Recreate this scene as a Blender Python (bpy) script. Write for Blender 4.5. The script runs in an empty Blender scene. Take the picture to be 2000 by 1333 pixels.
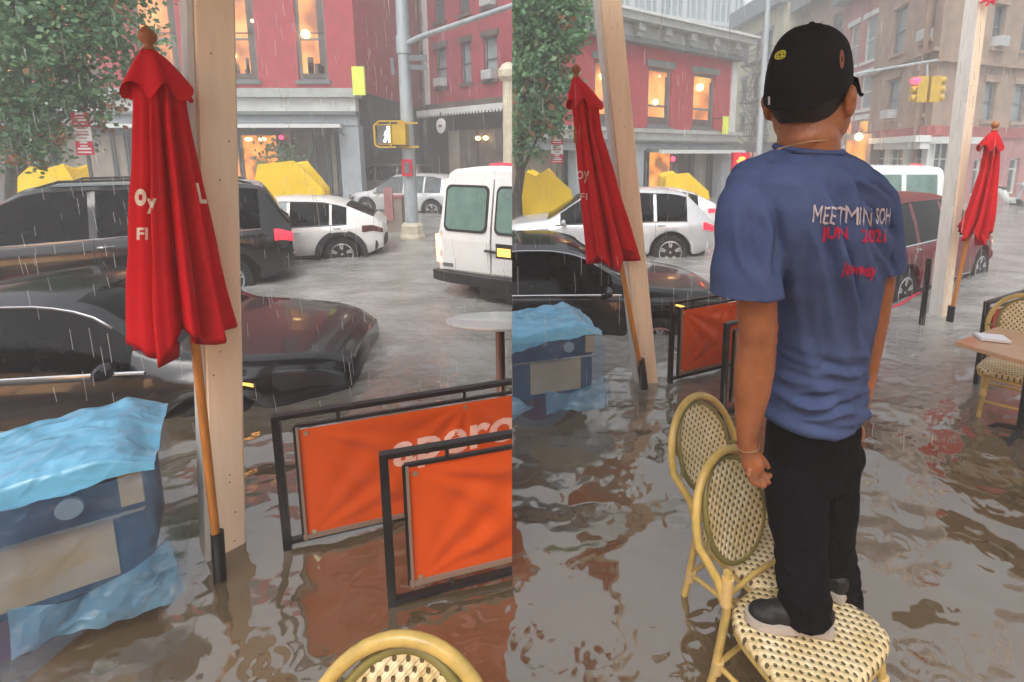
EXPO = 1.08
HAZE = 0.0108
import bpy, bmesh, math, random
from mathutils import Vector, Matrix, noise
from mathutils.bvhtree import BVHTree
R = math.radians
random.seed(7)
sc = bpy.context.scene
COL = sc.collection
V = Vector

# ------------------------------------------------------------------ camera
F, CX, H0, TH, HC = 980.0, 1100.0, 300.0, R(9), 1.9
CY = H0 + F * math.tan(TH)
CAMP = V((0, 0, HC))
cd = bpy.data.cameras.new('camera')
cam = bpy.data.objects.new('camera', cd); COL.objects.link(cam)
cam.location = CAMP; cam.rotation_euler = (R(90) - TH, 0, 0)
cd.sensor_width = 36; cd.lens = F / 2000 * 36
cd.shift_x = (1000 - CX) / 2000; cd.shift_y = (CY - 666.5) / 2000
cd.clip_start = 0.05; cd.clip_end = 600
sc.camera = cam
def ray(px, py):
    x = (px - CX) / F; y = -(py - CY) / F
    return V((x, y * math.sin(TH) + math.cos(TH), y * math.cos(TH) - math.sin(TH)))
def P(px, py, Y):
    d = ray(px, py); return CAMP + d * (Y / d.y)
def G(px, py, z=0.0):
    d = ray(px, py); return CAMP + d * ((z - HC) / d.z)

# ------------------------------------------------------------------ materials
MATS = {}
def mat(name, col, rough=.5, metal=0, spec=.5, var=0, vs=6, bump=0, bs=20, emit=None, es=1, coat=0, alpha=1, ior=1.45, dark=None, stretch=None):
    if name in MATS: return MATS[name]
    m = bpy.data.materials.new(name); m.use_nodes = True
    nt = m.node_tree; N = nt.nodes; L = nt.links
    b = N['Principled BSDF']
    b.inputs['Base Color'].default_value = (*col, 1); b.inputs['Roughness'].default_value = rough
    b.inputs['Metallic'].default_value = metal; b.inputs['Specular IOR Level'].default_value = spec
    b.inputs['IOR'].default_value = ior; b.inputs['Coat Weight'].default_value = coat
    b.inputs['Coat Roughness'].default_value = .04
    b.inputs['Alpha'].default_value = alpha
    if emit: b.inputs['Emission Color'].default_value = (*emit, 1); b.inputs['Emission Strength'].default_value = es
    if var or bump:
        tc = N.new('ShaderNodeTexCoord'); mp = N.new('ShaderNodeMapping'); L.new(tc.outputs['Object'], mp.inputs[0])
        if stretch: mp.inputs['Scale'].default_value = stretch
    if var:
        n = N.new('ShaderNodeTexNoise'); n.inputs['Scale'].default_value = vs; n.inputs['Detail'].default_value = 6
        n.inputs['Roughness'].default_value = .65
        L.new(mp.outputs[0], n.inputs['Vector'])
        cr = N.new('ShaderNodeValToRGB')
        d = dark if dark else tuple(c * (1 - var) for c in col)
        l = tuple(min(1, c * (1 + var * .6)) for c in col)
        cr.color_ramp.elements[0].position = .3; cr.color_ramp.elements[0].color = (*d, 1)
        cr.color_ramp.elements[1].position = .7; cr.color_ramp.elements[1].color = (*l, 1)
        L.new(n.outputs['Fac'], cr.inputs[0]); L.new(cr.outputs[0], b.inputs['Base Color'])
    if bump:
        n2 = N.new('ShaderNodeTexNoise'); n2.inputs['Scale'].default_value = bs; n2.inputs['Detail'].default_value = 4
        L.new(mp.outputs[0], n2.inputs['Vector'])
        bp = N.new('ShaderNodeBump'); bp.inputs['Strength'].default_value = bump; bp.inputs['Distance'].default_value = .02
        L.new(n2.outputs['Fac'], bp.inputs['Height']); L.new(bp.outputs[0], b.inputs['Normal'])
    MATS[name] = m
    return m

def brick(name, c1, c2, mortar, sc_=3.2):
    m = bpy.data.materials.new(name); m.use_nodes = True; N = m.node_tree.nodes; L = m.node_tree.links
    b = N['Principled BSDF']; b.inputs['Roughness'].default_value = .75
    tc = N.new('ShaderNodeTexCoord'); mp = N.new('ShaderNodeMapping'); mp.inputs['Rotation'].default_value = (R(90), 0, 0)
    L.new(tc.outputs['Object'], mp.inputs[0])
    br = N.new('ShaderNodeTexBrick'); br.inputs['Scale'].default_value = sc_
    br.inputs['Color1'].default_value = (*c1, 1); br.inputs['Color2'].default_value = (*c2, 1); br.inputs['Mortar'].default_value = (*mortar, 1)
    br.inputs['Mortar Size'].default_value = .012
    L.new(mp.outputs[0], br.inputs['Vector'])
    n = N.new('ShaderNodeTexNoise'); n.inputs['Scale'].default_value = .9; n.inputs['Detail'].default_value = 7
    L.new(tc.outputs['Object'], n.inputs['Vector'])
    mx = N.new('ShaderNodeMix'); mx.data_type = 'RGBA'; mx.blend_type = 'MULTIPLY'; mx.inputs[0].default_value = .7
    cr = N.new('ShaderNodeValToRGB'); cr.color_ramp.elements[0].position = .3; cr.color_ramp.elements[0].color = (.55, .55, .55, 1); cr.color_ramp.elements[1].position = .65
    L.new(n.outputs['Fac'], cr.inputs[0]); L.new(br.outputs['Color'], mx.inputs[6]); L.new(cr.outputs[0], mx.inputs[7])
    L.new(mx.outputs[2], b.inputs['Base Color'])
    MATS[name] = m; return m

# ------------------------------------------------------------------ mesh builder
class MB:
    def __init__(s): s.v = []; s.f = []; s.uv = None
    def vert(s, p): s.v.append(tuple(p)); return len(s.v) - 1
    def quad(s, *ps):
        i = [s.vert(p) for p in ps]; s.f.append(i)
    def box(s, x0, x1, y0, y1, z0, z1, M=None):
        c = [V((x, y, z)) for z in (z0, z1) for y in (y0, y1) for x in (x0, x1)]
        if M: c = [M @ p for p in c]
        b = len(s.v); s.v += [tuple(p) for p in c]
        for q in ((0, 2, 3, 1), (4, 5, 7, 6), (0, 1, 5, 4), (2, 6, 7, 3), (0, 4, 6, 2), (1, 3, 7, 5)):
            s.f.append([b + k for k in q])
    def bar(s, a, b, w, h=None, up=(0, 0, 1), w2=None, h2=None):
        a, b = V(a), V(b); h = h or w; w2 = w2 or w; h2 = h2 or h
        d = (b - a).normalized(); u = V(up)
        if abs(d.dot(u)) > .97: u = V((0, 1, 0))
        r = d.cross(u).normalized(); u = r.cross(d).normalized()
        k = len(s.v)
        for p, ww, hh in ((a, w, h), (b, w2, h2)):
            for sx, sy in ((-1, -1), (1, -1), (1, 1), (-1, 1)):
                s.v.append(tuple(p + r * sx * ww / 2 + u * sy * hh / 2))
        for q in ((3, 2, 1, 0), (4, 5, 6, 7), (0, 1, 5, 4), (1, 2, 6, 5), (2, 3, 7, 6), (3, 0, 4, 7)):
            s.f.append([k + t for t in q])
    def tube(s, pts, rad, n=10, caps=True, hint=None, closed=False):
        pts = [V(p) for p in pts]; m = len(pts)
        if not isinstance(rad, (list, tuple)): rad = [rad] * m
        prev = None; base = len(s.v)
        for i, p in enumerate(pts):
            if closed: d = (pts[(i + 1) % m] - pts[i - 1]).normalized()
            elif i == 0: d = (pts[1] - pts[0]).normalized()
            elif i == m - 1: d = (pts[-1] - pts[-2]).normalized()
            else: d = (pts[i + 1] - pts[i - 1]).normalized()
            if prev is None:
                h = V(hint) if hint else (V((1, 0, 0)) if abs(d.x) < .8 else V((0, 0, 1)))
                a = (h - d * h.dot(d)).normalized()
            else:
                a = prev - d * prev.dot(d)
                a = a.normalized() if a.length > 1e-6 else V((1, 0, 0))
            if hint:
                h = V(hint); t = h - d * h.dot(d)
                if t.length > .05: a = t.normalized()
            prev = a; b = d.cross(a)
            r = rad[i]; ra, rb = (r if isinstance(r, (list, tuple)) else (r, r))
            for k in range(n):
                t = 2 * math.pi * k / n
                s.v.append(tuple(p + a * math.cos(t) * ra + b * math.sin(t) * rb))
        rng = m if closed else m - 1
        for i in range(rng):
            j = (i + 1) % m
            for k in range(n):
                k2 = (k + 1) % n
                s.f.append([base + i * n + k, base + i * n + k2, base + j * n + k2, base + j * n + k])
        if caps and not closed:
            s.f.append([base + k for k in range(n)][::-1]); s.f.append([base + (m - 1) * n + k for k in range(n)])
    def ell(s, c, r, nu=16, nv=10, M=None):
        c = V(c)
        if not isinstance(r, (list, tuple, Vector)): r = (r, r, r)
        b = len(s.v)
        for j in range(nv + 1):
            ph = math.pi * j / nv - math.pi / 2
            for i in range(nu):
                t = 2 * math.pi * i / nu
                p = V((r[0] * math.cos(ph) * math.cos(t), r[1] * math.cos(ph) * math.sin(t), r[2] * math.sin(ph)))
                if M: p = M @ p
                s.v.append(tuple(c + p))
        for j in range(nv):
            for i in range(nu):
                i2 = (i + 1) % nu
                s.f.append([b + j * nu + i, b + j * nu + i2, b + (j + 1) * nu + i2, b + (j + 1) * nu + i])
    def lathe(s, c, prof, n=24, axis='z', M=None):
        c = V(c); b = len(s.v)
        for r, h in prof:
            for i in range(n):
                t = 2 * math.pi * i / n
                x, y = r * math.cos(t), r * math.sin(t)
                p = V((x, y, h)) if axis == 'z' else (V((x, h, y)) if axis == 'y' else V((h, x, y)))
                if M: p = M @ p
                s.v.append(tuple(c + p))
        for j in range(len(prof) - 1):
            for i in range(n):
                i2 = (i + 1) % n
                s.f.append([b + j * n + i, b + j * n + i2, b + (j + 1) * n + i2, b + (j + 1) * n + i])
        s.f.append([b + i for i in range(n)]); s.f.append([b + (len(prof) - 1) * n + i for i in range(n)])
    def grid(s, fn, nu, nv, closed_u=False):
        b = len(s.v)
        for j in range(nv + 1):
            for i in range(nu + (0 if closed_u else 1)):
                s.v.append(tuple(fn(i / nu, j / nv)))
        w = nu if closed_u else nu + 1
        for j in range(nv):
            for i in range(nu):
                i2 = (i + 1) % w
                s.f.append([b + j * w + i, b + j * w + i2, b + (j + 1) * w + i2, b + (j + 1) * w + i])
    def poly(s, pts, off):
        off = V(off); n = len(pts); b = len(s.v)
        s.v += [tuple(V(p)) for p in pts] + [tuple(V(p) + off) for p in pts]
        s.f.append(list(range(b, b + n))); s.f.append(list(range(b + 2 * n - 1, b + n - 1, -1)))
        for i in range(n):
            j = (i + 1) % n
            s.f.append([b + i, b + n + i, b + n + j, b + j])
    def build(s, name, m, parent=None, smooth=True, ang=35, world=True, fix=True):
        me = bpy.data.meshes.new(name)
        off = V((0, 0, 0))
        vv = s.v
        if parent is not None and world:
            root = parent; off = V((0, 0, 0))
            while root is not None: off += root.location; root = root.parent
            vv = [(x - off.x, y - off.y, z - off.z) for x, y, z in s.v]
        me.from_pydata(vv, [], s.f)
        if fix:
            bm = bmesh.new(); bm.from_mesh(me); bmesh.ops.recalc_face_normals(bm, faces=bm.faces); bm.to_mesh(me); bm.free()
        if smooth:
            me.polygons.foreach_set('use_smooth', [True] * len(me.polygons)); me.set_sharp_from_angle(angle=R(ang))
        ms = m if isinstance(m, list) else [m]
        for q in ms: me.materials.append(MATS[q] if isinstance(q, str) else q)
        o = bpy.data.objects.new(name, me); COL.objects.link(o)
        if parent is not None: o.parent = parent
        return o

def tag(o, label=None, cat=None, group=None, kind=None):
    if label: o['label'] = label
    if cat: o['category'] = cat
    if group: o['group'] = group
    if kind: o['kind'] = kind
    return o
def empty(name, loc=(0, 0, 0), rz=0, label=None, cat=None, group=None):
    o = bpy.data.objects.new(name, None); COL.objects.link(o); o.location = loc; o.rotation_euler = (0, 0, rz)
    o.empty_display_size = .1
    return tag(o, label, cat, group)
def kids(o): return [c for c in COL.objects if c.parent == o]
def copy_tree(o, parent=None, own=False):
    c = o.copy(); COL.objects.link(c); c.parent = parent
    if own and c.data: c.data = o.data.copy()
    for k in kids(o): copy_tree(k, c, own)
    return c
def all_mesh(o):
    r = [o] if o.type == 'MESH' else []
    for k in kids(o): r += all_mesh(k)
    return r
# the two streets meet at the upright plane through the middle of the view
_a, _b = ray(1000, 0), ray(1000, 1333)
CUTN = _a.cross(_b).normalized()
if CUTN.x < 0: CUTN = -CUTN
def cut(root, keep):
    """trim a thing where the two street corners meet"""
    bpy.context.view_layer.update()
    n = CUTN if keep == 'right' else -CUTN
    for o in all_mesh(root):
        mw = o.matrix_world; inv = mw.inverted()
        bm = bmesh.new(); bm.from_mesh(o.data)
        co = inv @ CAMP; no = (mw.to_3x3().transposed() @ n).normalized()
        bmesh.ops.bisect_plane(bm, geom=bm.verts[:] + bm.edges[:] + bm.faces[:], plane_co=co, plane_no=no, clear_inner=True)
        if len(bm.verts) == 0 or len(bm.faces) == 0:
            bm.free()
            for k in kids(o): k.parent = o.parent
            COL.objects.unlink(o); bpy.data.objects.remove(o); continue
        bm.to_mesh(o.data); bm.free()
def evaluated(o):
    dg = bpy.context.evaluated_depsgraph_get(); dg.update()
    me = bpy.data.meshes.new_from_object(o.evaluated_get(dg)); o.modifiers.clear(); o.data = me
    return o
def remesh(o, vox, smooth=3, fac=.5):
    m = o.modifiers.new('r', 'REMESH'); m.mode = 'VOXEL'; m.voxel_size = vox; m.use_smooth_shade = True
    if smooth:
        s_ = o.modifiers.new('s', 'SMOOTH'); s_.iterations = smooth; s_.factor = fac
    mats = [x for x in o.data.materials]
    evaluated(o)
    if not len(o.data.materials):
        for x in mats: o.data.materials.append(x)
    return o
def text2d(s, size=1, cuts=0, shear=0, extr=0):
    cu = bpy.data.curves.new('t', 'FONT'); cu.body = s; cu.size = size; cu.resolution_u = 3; cu.shear = shear; cu.offset = extr
    o = bpy.data.objects.new('t', cu); COL.objects.link(o)
    dg = bpy.context.evaluated_depsgraph_get(); dg.update()
    me = bpy.data.meshes.new_from_object(o.evaluated_get(dg))
    bm = bmesh.new(); bm.from_mesh(me)
    bmesh.ops.triangulate(bm, faces=bm.faces)
    if cuts: bmesh.ops.subdivide_edges(bm, edges=bm.edges[:], cuts=cuts, use_grid_fill=True); bmesh.ops.triangulate(bm, faces=bm.faces)
    vs = [v.co.copy() for v in bm.verts]; bm.verts.index_update()
    fs = [[v.index for v in f.verts] for f in bm.faces]
    bm.free(); COL.objects.unlink(o); bpy.data.objects.remove(o); bpy.data.curves.remove(cu)
    return vs, fs
def bvh_of(o):
    bpy.context.view_layer.update()
    mw = o.matrix_world
    return BVHTree.FromPolygons([mw @ v.co for v in o.data.vertices], [tuple(p.vertices) for p in o.data.polygons])
def decal(name, s, m, parent, target, px, py, w, h, dx=0, dy=0, cuts=2, off=.003, extr=.0, shear=0, wob=0):
    """lettering printed on a surface: letters fill w x h, first letter at px,py (lower left)"""
    vs, fs = text2d(s, 1, cuts, shear, extr)
    x0 = min(v.x for v in vs); x1 = max(v.x for v in vs); y0 = min(v.y for v in vs); y1 = max(v.y for v in vs)
    bv = bvh_of(target); mb = MB(); ok = {}
    for i, v in enumerate(vs):
        tx = (v.x - x0) / (x1 - x0); ty = (v.y - y0) / (y1 - y0)
        if wob: tx, ty = tx + wob * .35 * math.sin(ty * 5 + tx * 31), ty + wob * math.sin(tx * 23 + 1) + wob * .5 * math.sin(tx * 61)
        d = ray(px + tx * w + ty * dx, py - ty * h + tx * dy).normalized()
        hit, nn, _, _ = bv.ray_cast(CAMP, d)
        if hit: ok[i] = mb.vert(hit - d * off)
    for f in fs:
        if all(i in ok for i in f):
            q = [ok[i] for i in f]
            ds = [(V(mb.v[q[a]]) - V(mb.v[q[(a + 1) % 3]])).length for a in range(3)]
            if max(ds) < .12: mb.f.append(q)
    return mb.build(name, m, parent, smooth=False, fix=False)
def sm(a, b, x):
    t = max(0, min(1, (x - a) / (b - a))); return t * t * (3 - 2 * t)
def lerp(a, b, t): return a + (b - a) * t
def prof(pts, x):
    if x <= pts[0][0]: return pts[0][1]
    for (a, b), (c, d) in zip(pts, pts[1:]):
        if x <= c: return b + (d - b) * (x - a) / (c - a)
    return pts[-1][1]
def sprof(pts, x, w=.12):
    return sum(prof(pts, x + w * k / 3) for k in (-3, -2, -1, 0, 1, 2, 3)) / 7
# ------------------------------------------------------------------ materials of the place
mat('black_metal', (.012, .011, .012), .35, 0, .5, var=.4, vs=9, bump=.05, bs=60)
mat('red_canvas', (.60, .008, .016), .78, 0, .25, var=.18, vs=3.5, bump=.18, bs=240)
mat('cream_print', (.75, .66, .55), .8)
mat('pink_print', (.82, .50, .42), .8)
mat('orange_wood', (.52, .20, .035), .35, var=.35, vs=5, stretch=(9, 9, 1), coat=.3)
mat('turned_wood', (.36, .13, .05), .35, var=.3, vs=9)
mat('post_paint', (.86, .70, .53), .55, var=.08, vs=3, stretch=(5, 5, .5), bump=.06, bs=9, dark=(.77, .60, .43))
mat('post_lit_face', (.64, .62, .58), .6, var=.15, vs=5, stretch=(6, 6, .8), bump=.1, bs=18)
mat('orange_vinyl', (.66, .082, .003), .42, 0, .4, var=.10, vs=2.4, bump=.05, bs=7)
mat('red_vinyl', (.50, .035, .012), .5, var=.2, vs=3)
mat('grey_trim', (.24, .17, .13), .5)
mat('brass', (.55, .45, .30), .35, .8)
mat('car_black', (.008, .008, .011), .24, 0, .5, var=.5, vs=2.2, coat=.45, dark=(.006, .006, .008), bump=.02, bs=160)
mat('suv_black', (.012, .011, .012), .2, 0, .5, var=.5, vs=2, coat=.6, bump=.02, bs=140)
mat('car_white', (.74, .72, .69), .26, var=.12, vs=1.8, coat=.5, bump=.015, bs=120)
mat('van_white', (.78, .77, .75), .3, var=.10, vs=1.4, coat=.4, stretch=(1, 1, .5), bump=.012, bs=90)
mat('car_silver', (.60, .61, .62), .26, .25, var=.14, vs=2.4, coat=.5, bump=.015, bs=120)
mat('car_brown', (.09, .07, .065), .3, var=.3, coat=.4)
mat('car_maroon', (.15, .010, .018), .32, 0, .35, var=.4, vs=2, coat=.12, bump=.015, bs=120)
mat('glass_dark', (.004, .0045, .005), .05, 0, .3, var=.6, vs=3.5, bump=.02, bs=26, ior=1.33)
mat('glass_grey', (.10, .115, .12), .08, 0, .7, var=.4, vs=3, bump=.03, bs=30)
mat('glass_green', (.13, .22, .19), .12, 0, .6, var=.28, vs=3, bump=.03, bs=40)
mat('glass_pale', (.28, .33, .34), .12, 0, .7, var=.3, vs=1.4)
mat('chrome', (.72, .72, .73), .14, 1)
mat('rubber', (.018, .017, .017), .7, var=.3)
mat('plastic_black', (.03, .027, .028), .5, var=.3)
mat('alloy', (.55, .55, .56), .25, .8)
mat('tail_red', (.55, .01, .02), .15, emit=(1, .03, .06), es=.9, coat=.5)
mat('tail_hot', (.8, .1, .06), .15, emit=(1, .35, .18), es=2.4)
mat('lamp_amber', (.8, .25, .03), .2, emit=(1, .42, .08), es=1.6)
mat('head_lamp', (.05, .052, .058), .12, .2, coat=.5)
mat('brick_red', (.42, .05, .06), .7, var=.22, vs=1.6, bump=.1, bs=22)
mat('brick_red_far', (.34, .05, .065), .75, var=.3, vs=1.4, bump=.1, bs=22)
mat('cream_wall', (.45, .42, .30), .8, var=.22, vs=1.2)
mat('cornice_white', (.66, .68, .66), .6, var=.14, vs=2.5)
mat('cornice_grey', (.40, .42, .40), .65, var=.22, vs=2.5)
mat('slate_grey', (.16, .18, .18), .6, var=.25, vs=2)
mat('pilaster_grey', (.36, .40, .43), .55, var=.14, vs=2)
mat('shop_dark', (.055, .05, .05), .5, var=.5, vs=1.4)
mat('shop_brown', (.12, .095, .08), .6, var=.5, vs=1.7)
mat('shop_tan', (.30, .25, .20), .7, var=.25, vs=2)
mat('iron_dark', (.03, .032, .034), .5)
mat('window_frame_grey', (.10, .11, .115), .5, var=.2)
mat('window_white', (.62, .64, .62), .5)
mat('stone_tan', (.37, .265, .195), .8, var=.35, vs=1.1)
mat('pink_wall', (.42, .20, .19), .8, var=.25, vs=1.4)
mat('red_band', (.36, .10, .09), .75, var=.25, vs=1.4)
mat('galv', (.42, .46, .48), .45, .25, var=.22, vs=4, stretch=(2, 2, .5))
mat('galv_dark', (.16, .17, .18), .5, .2, var=.2)
mat('base_cream', (.55, .50, .38), .6, var=.25, vs=5)
mat('signal_yellow', (.55, .36, .05), .4, var=.2, vs=5)
mat('sign_yellow', (.72, .82, .10), .5, emit=(.75, .9, .15), es=.03)
mat('sign_red', (.60, .02, .05), .5, var=.15)
mat('sign_white', (.78, .76, .76), .5)
mat('white_lit', (.9, .9, .9), .4, emit=(1, .93, .88), es=2.2)
mat('red_lit', (.9, .02, .05), .4, emit=(1, .03, .08), es=3.0)
mat('hand_lit', (.9, .1, .02), .4, emit=(1, .16, .03), es=3.2)
mat('warm_lamp', (.9, .6, .3), .4, emit=(1, .62, .22), es=5)
mat('tent_yellow', (.92, .60, .015), .55, var=.10, vs=1.6, bump=.12, bs=3)
mat('bark', (.065, .055, .045), .9, var=.5, vs=6, stretch=(4, 4, 1), bump=.6, bs=14)
mat('table_white', (.72, .72, .70), .2, coat=.6)
mat('table_laminate', (.56, .33, .20), .25, var=.16, vs=7, stretch=(1, 5, 1), coat=.5)
mat('napkin', (.80, .79, .82), .8)
mat('chrome_red', (.55, .28, .22), .22, .85)
mat('rattan', (.56, .38, .11), .42, var=.38, vs=8, dark=(.34, .25, .07), bump=.1, bs=40, coat=.2)
mat('rattan_green', (.20, .17, .05), .4, var=.3, vs=8)
mat('rattan_wrap', (.66, .46, .19), .45, var=.2, vs=30, stretch=(1, 1, 8), bump=.25, bs=60)
mat('cover_blue', (.15, .46, .70), .3, 0, .6, var=.18, vs=2.6, bump=.35, bs=5, coat=.35)
mat('cover_clear', (.12, .30, .52), .12, 0, .7, bump=.4, bs=7, coat=.6, alpha=.22)
mat('cover_pale', (.20, .45, .66), .14, 0, .7, bump=.4, bs=7, coat=.6, alpha=.5)
mat('cart_navy', (.045, .05, .10), .4, var=.3, vs=3)
mat('cart_beige', (.40, .33, .20), .6, var=.15, vs=4)
mat('dark_red', (.09, .012, .012), .5, var=.3)
mat('gauge', (.30, .40, .50), .2, .3)
mat('knob', (.22, .06, .03), .4)
mat('shirt_blue', (.056, .080, .175), .85, 0, .2, var=.30, vs=3.2, bump=.16, bs=150)
mat('shirt_print', (.50, .44, .46), .8)
mat('shirt_red', (.46, .015, .06), .8)
mat('trousers_black', (.005, .004, .006), .9, 0, .1, var=.4, vs=4, bump=.2, bs=60)
mat('cap_black', (.008, .007, .008), .85, 0, .2, var=.35, vs=7, bump=.2, bs=160)
mat('hair_black', (.012, .009, .008), .6, bump=.5, bs=220)
mat('skin', (.30, .105, .040), .4, 0, .5, var=.32, vs=11, bump=.16, bs=120)
mat('necklace', (.45, .28, .16), .3, .7)
mat('shoe_black', (.007, .007, .008), .6, var=.4, vs=9, bump=.2, bs=90)
mat('sole_grey', (.44, .39, .35), .6, var=.2, vs=12)
mat('yellow_thread', (.50, .46, .04), .6)
mat('brown_print', (.22, .07, .04), .6)
mat('white_thread', (.5, .5, .52), .6)
mat('asphalt', (.05, .05, .05), .9, var=.3, vs=3)
mat('paving', (.16, .14, .12), .9, var=.3, vs=2)
mat('tower_glass', (.20, .29, .30), .15, 0, .7, var=.4, vs=.35)
mat('tower_frame', (.46, .50, .50), .5)
mat('far_grey', (.20, .22, .24), .7, var=.25, vs=.6)
mat('red_strip', (.62, .03, .08), .4)
mat('air_con', (.55, .57, .57), .5, var=.12, vs=6)
mat('flesh_foam', (.62, .60, .52), .6)
MATS['skin'].node_tree.nodes['Principled BSDF'].inputs['Subsurface Weight'].default_value = .05

# weave of the rattan seats: light strands with dark eyelets, from the mesh's UV in metres
def weave():
    m = bpy.data.materials.new('weave'); m.use_nodes = True; N = m.node_tree.nodes; L = m.node_tree.links
    b = N['Principled BSDF']; b.inputs['Roughness'].default_value = .42
    uv = N.new('ShaderNodeUVMap'); sp = N.new('ShaderNodeSeparateXYZ'); L.new(uv.outputs[0], sp.inputs[0])
    def mth(op, a, b_=None):
        n = N.new('ShaderNodeMath'); n.operation = op
        for i, q in enumerate((a, b_)):
            if q is None: continue
            if isinstance(q, (int, float)): n.inputs[i].default_value = q
            else: L.new(q, n.inputs[i])
        return n.outputs[0]
    K = 2 * math.pi / .0315
    sx = mth('SINE', mth('MULTIPLY', sp.outputs[0], K)); sy = mth('SINE', mth('MULTIPLY', sp.outputs[1], K * .8))
    pr = mth('MULTIPLY', sx, sy)                      # + lattice of spots, staggered
    spot = mth('GREATER_THAN', pr, .46)
    strand = mth('ABSOLUTE', mth('SINE', mth('MULTIPLY', mth('ADD', sp.outputs[0], sp.outputs[1]), K * 1.5)))
    n = N.new('ShaderNodeTexNoise'); n.inputs['Scale'].default_value = 9; L.new(uv.outputs[0], n.inputs['Vector'])
    cr = N.new('ShaderNodeValToRGB'); cr.color_ramp.elements[0].color = (.58, .44, .20, 1); cr.color_ramp.elements[1].color = (.78, .66, .42, 1)
    cr.color_ramp.elements[0].position = .3; cr.color_ramp.elements[1].position = .7
    L.new(n.outputs['Fac'], cr.inputs[0])
    mx = N.new('ShaderNodeMix'); mx.data_type = 'RGBA'; mx.inputs[7].default_value = (.10, .07, .028, 1)
    L.new(spot, mx.inputs[0]); L.new(cr.outputs[0], mx.inputs[6]); L.new(mx.outputs[2], b.inputs['Base Color'])
    h = mth('SUBTRACT', mth('MULTIPLY', strand, .3), mth('MULTIPLY', pr, .9))
    bp = N.new('ShaderNodeBump'); bp.inputs['Strength'].default_value = .9; bp.inputs['Distance'].default_value = .004
    L.new(h, bp.inputs['Height']); L.new(bp.outputs[0], b.inputs['Normal'])
    MATS['weave'] = m
weave()
def planar_uv(o, ax, ay):
    me = o.data; uvl = me.uv_layers.new(name='UVMap')
    for lp in me.loops:
        c = me.vertices[lp.vertex_index].co; uvl.data[lp.index].uv = (c[ax], c[ay])

def crumple(name, scale, st):
    m = MATS[name]; N = m.node_tree.nodes; L = m.node_tree.links; b = N['Principled BSDF']
    tc = N.new('ShaderNodeTexCoord'); ns = N.new('ShaderNodeTexNoise'); ns.inputs['Scale'].default_value = 5; L.new(tc.outputs['Object'], ns.inputs['Vector'])
    ad = N.new('ShaderNodeVectorMath'); ad.operation = 'MULTIPLY_ADD'; ad.inputs[1].default_value = (.35, .35, .35); L.new(ns.outputs['Color'], ad.inputs[0]); L.new(tc.outputs['Object'], ad.inputs[2])
    v = N.new('ShaderNodeTexVoronoi'); v.feature = 'F1'; v.inputs['Scale'].default_value = scale; L.new(ad.outputs[0], v.inputs['Vector'])
    v2 = N.new('ShaderNodeTexVoronoi'); v2.feature = 'F1'; v2.inputs['Scale'].default_value = scale * 2.7; L.new(ad.outputs[0], v2.inputs['Vector'])
    s_ = N.new('ShaderNodeMath'); s_.operation = 'MULTIPLY_ADD'; s_.inputs[1].default_value = .35; L.new(v2.outputs['Distance'], s_.inputs[0]); L.new(v.outputs['Distance'], s_.inputs[2])
    bp = N.new('ShaderNodeBump'); bp.inputs['Strength'].default_value = st; bp.inputs['Distance'].default_value = .05; L.new(s_.outputs[0], bp.inputs['Height']); L.new(bp.outputs[0], b.inputs['Normal'])
crumple('cover_blue', 4, .4); crumple('cover_clear', 5, .6); crumple('cover_pale', 6, .6)
def leafmat(name, c1, c2, c3):
    m = bpy.data.materials.new(name); m.use_nodes = True; N = m.node_tree.nodes; L = m.node_tree.links
    b = N['Principled BSDF']; b.inputs['Roughness'].default_value = .5
    g = N.new('ShaderNodeNewGeometry'); cr = N.new('ShaderNodeValToRGB')
    cr.color_ramp.elements[0].color = (*c1, 1); cr.color_ramp.elements[1].color = (*c3, 1)
    e = cr.color_ramp.elements.new(.6); e.color = (*c2, 1)
    L.new(g.outputs['Random Per Island'], cr.inputs[0]); L.new(cr.outputs[0], b.inputs['Base Color'])
    tr = N.new('ShaderNodeBsdfTranslucent'); L.new(cr.outputs[0], tr.inputs[0])
    mx = N.new('ShaderNodeMixShader'); mx.inputs[0].default_value = .3
    L.new(b.outputs[0], mx.inputs[1]); L.new(tr.outputs[0], mx.inputs[2]); L.new(mx.outputs[0], N['Material Output'].inputs[0])
    MATS[name] = m
leafmat('leaves', (.065, .16, .08), (.13, .28, .13), (.24, .38, .18))
leafmat('leaves_dry', (.30, .13, .05), (.36, .16, .07), (.20, .14, .05))

# rooms lit from inside: warm light falling off in uneven pools
def room(name, c1, c2, c3, st, scale=.8):
    m = bpy.data.materials.new(name); m.use_nodes = True; N = m.node_tree.nodes; L = m.node_tree.links
    b = N['Principled BSDF']; b.inputs['Roughness'].default_value = .15; b.inputs['Base Color'].default_value = (.1, .05, .03, 1)
    tc = N.new('ShaderNodeTexCoord'); n = N.new('ShaderNodeTexNoise'); n.inputs['Scale'].default_value = scale; n.inputs['Detail'].default_value = 2.5
    L.new(tc.outputs['Object'], n.inputs['Vector'])
    cr = N.new('ShaderNodeValToRGB'); cr.color_ramp.elements[0].position = .36; cr.color_ramp.elements[0].color = (*c1, 1)
    cr.color_ramp.elements[1].position = .66; cr.color_ramp.elements[1].color = (*c3, 1); e = cr.color_ramp.elements.new(.5); e.color = (*c2, 1)
    L.new(n.outputs['Fac'], cr.inputs[0]); L.new(cr.outputs[0], b.inputs['Emission Color']); b.inputs['Emission Strength'].default_value = st
    MATS[name] = m
room('room_warm', (.24, .07, .02), (.66, .22, .05), (.90, .36, .10), .85)
room('room_fill', (.5, .2, .08), (.9, .45, .18), (1, .6, .28), 3.0, .5)  # glow of unseen windows, added to warm the terrace from behind
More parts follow.
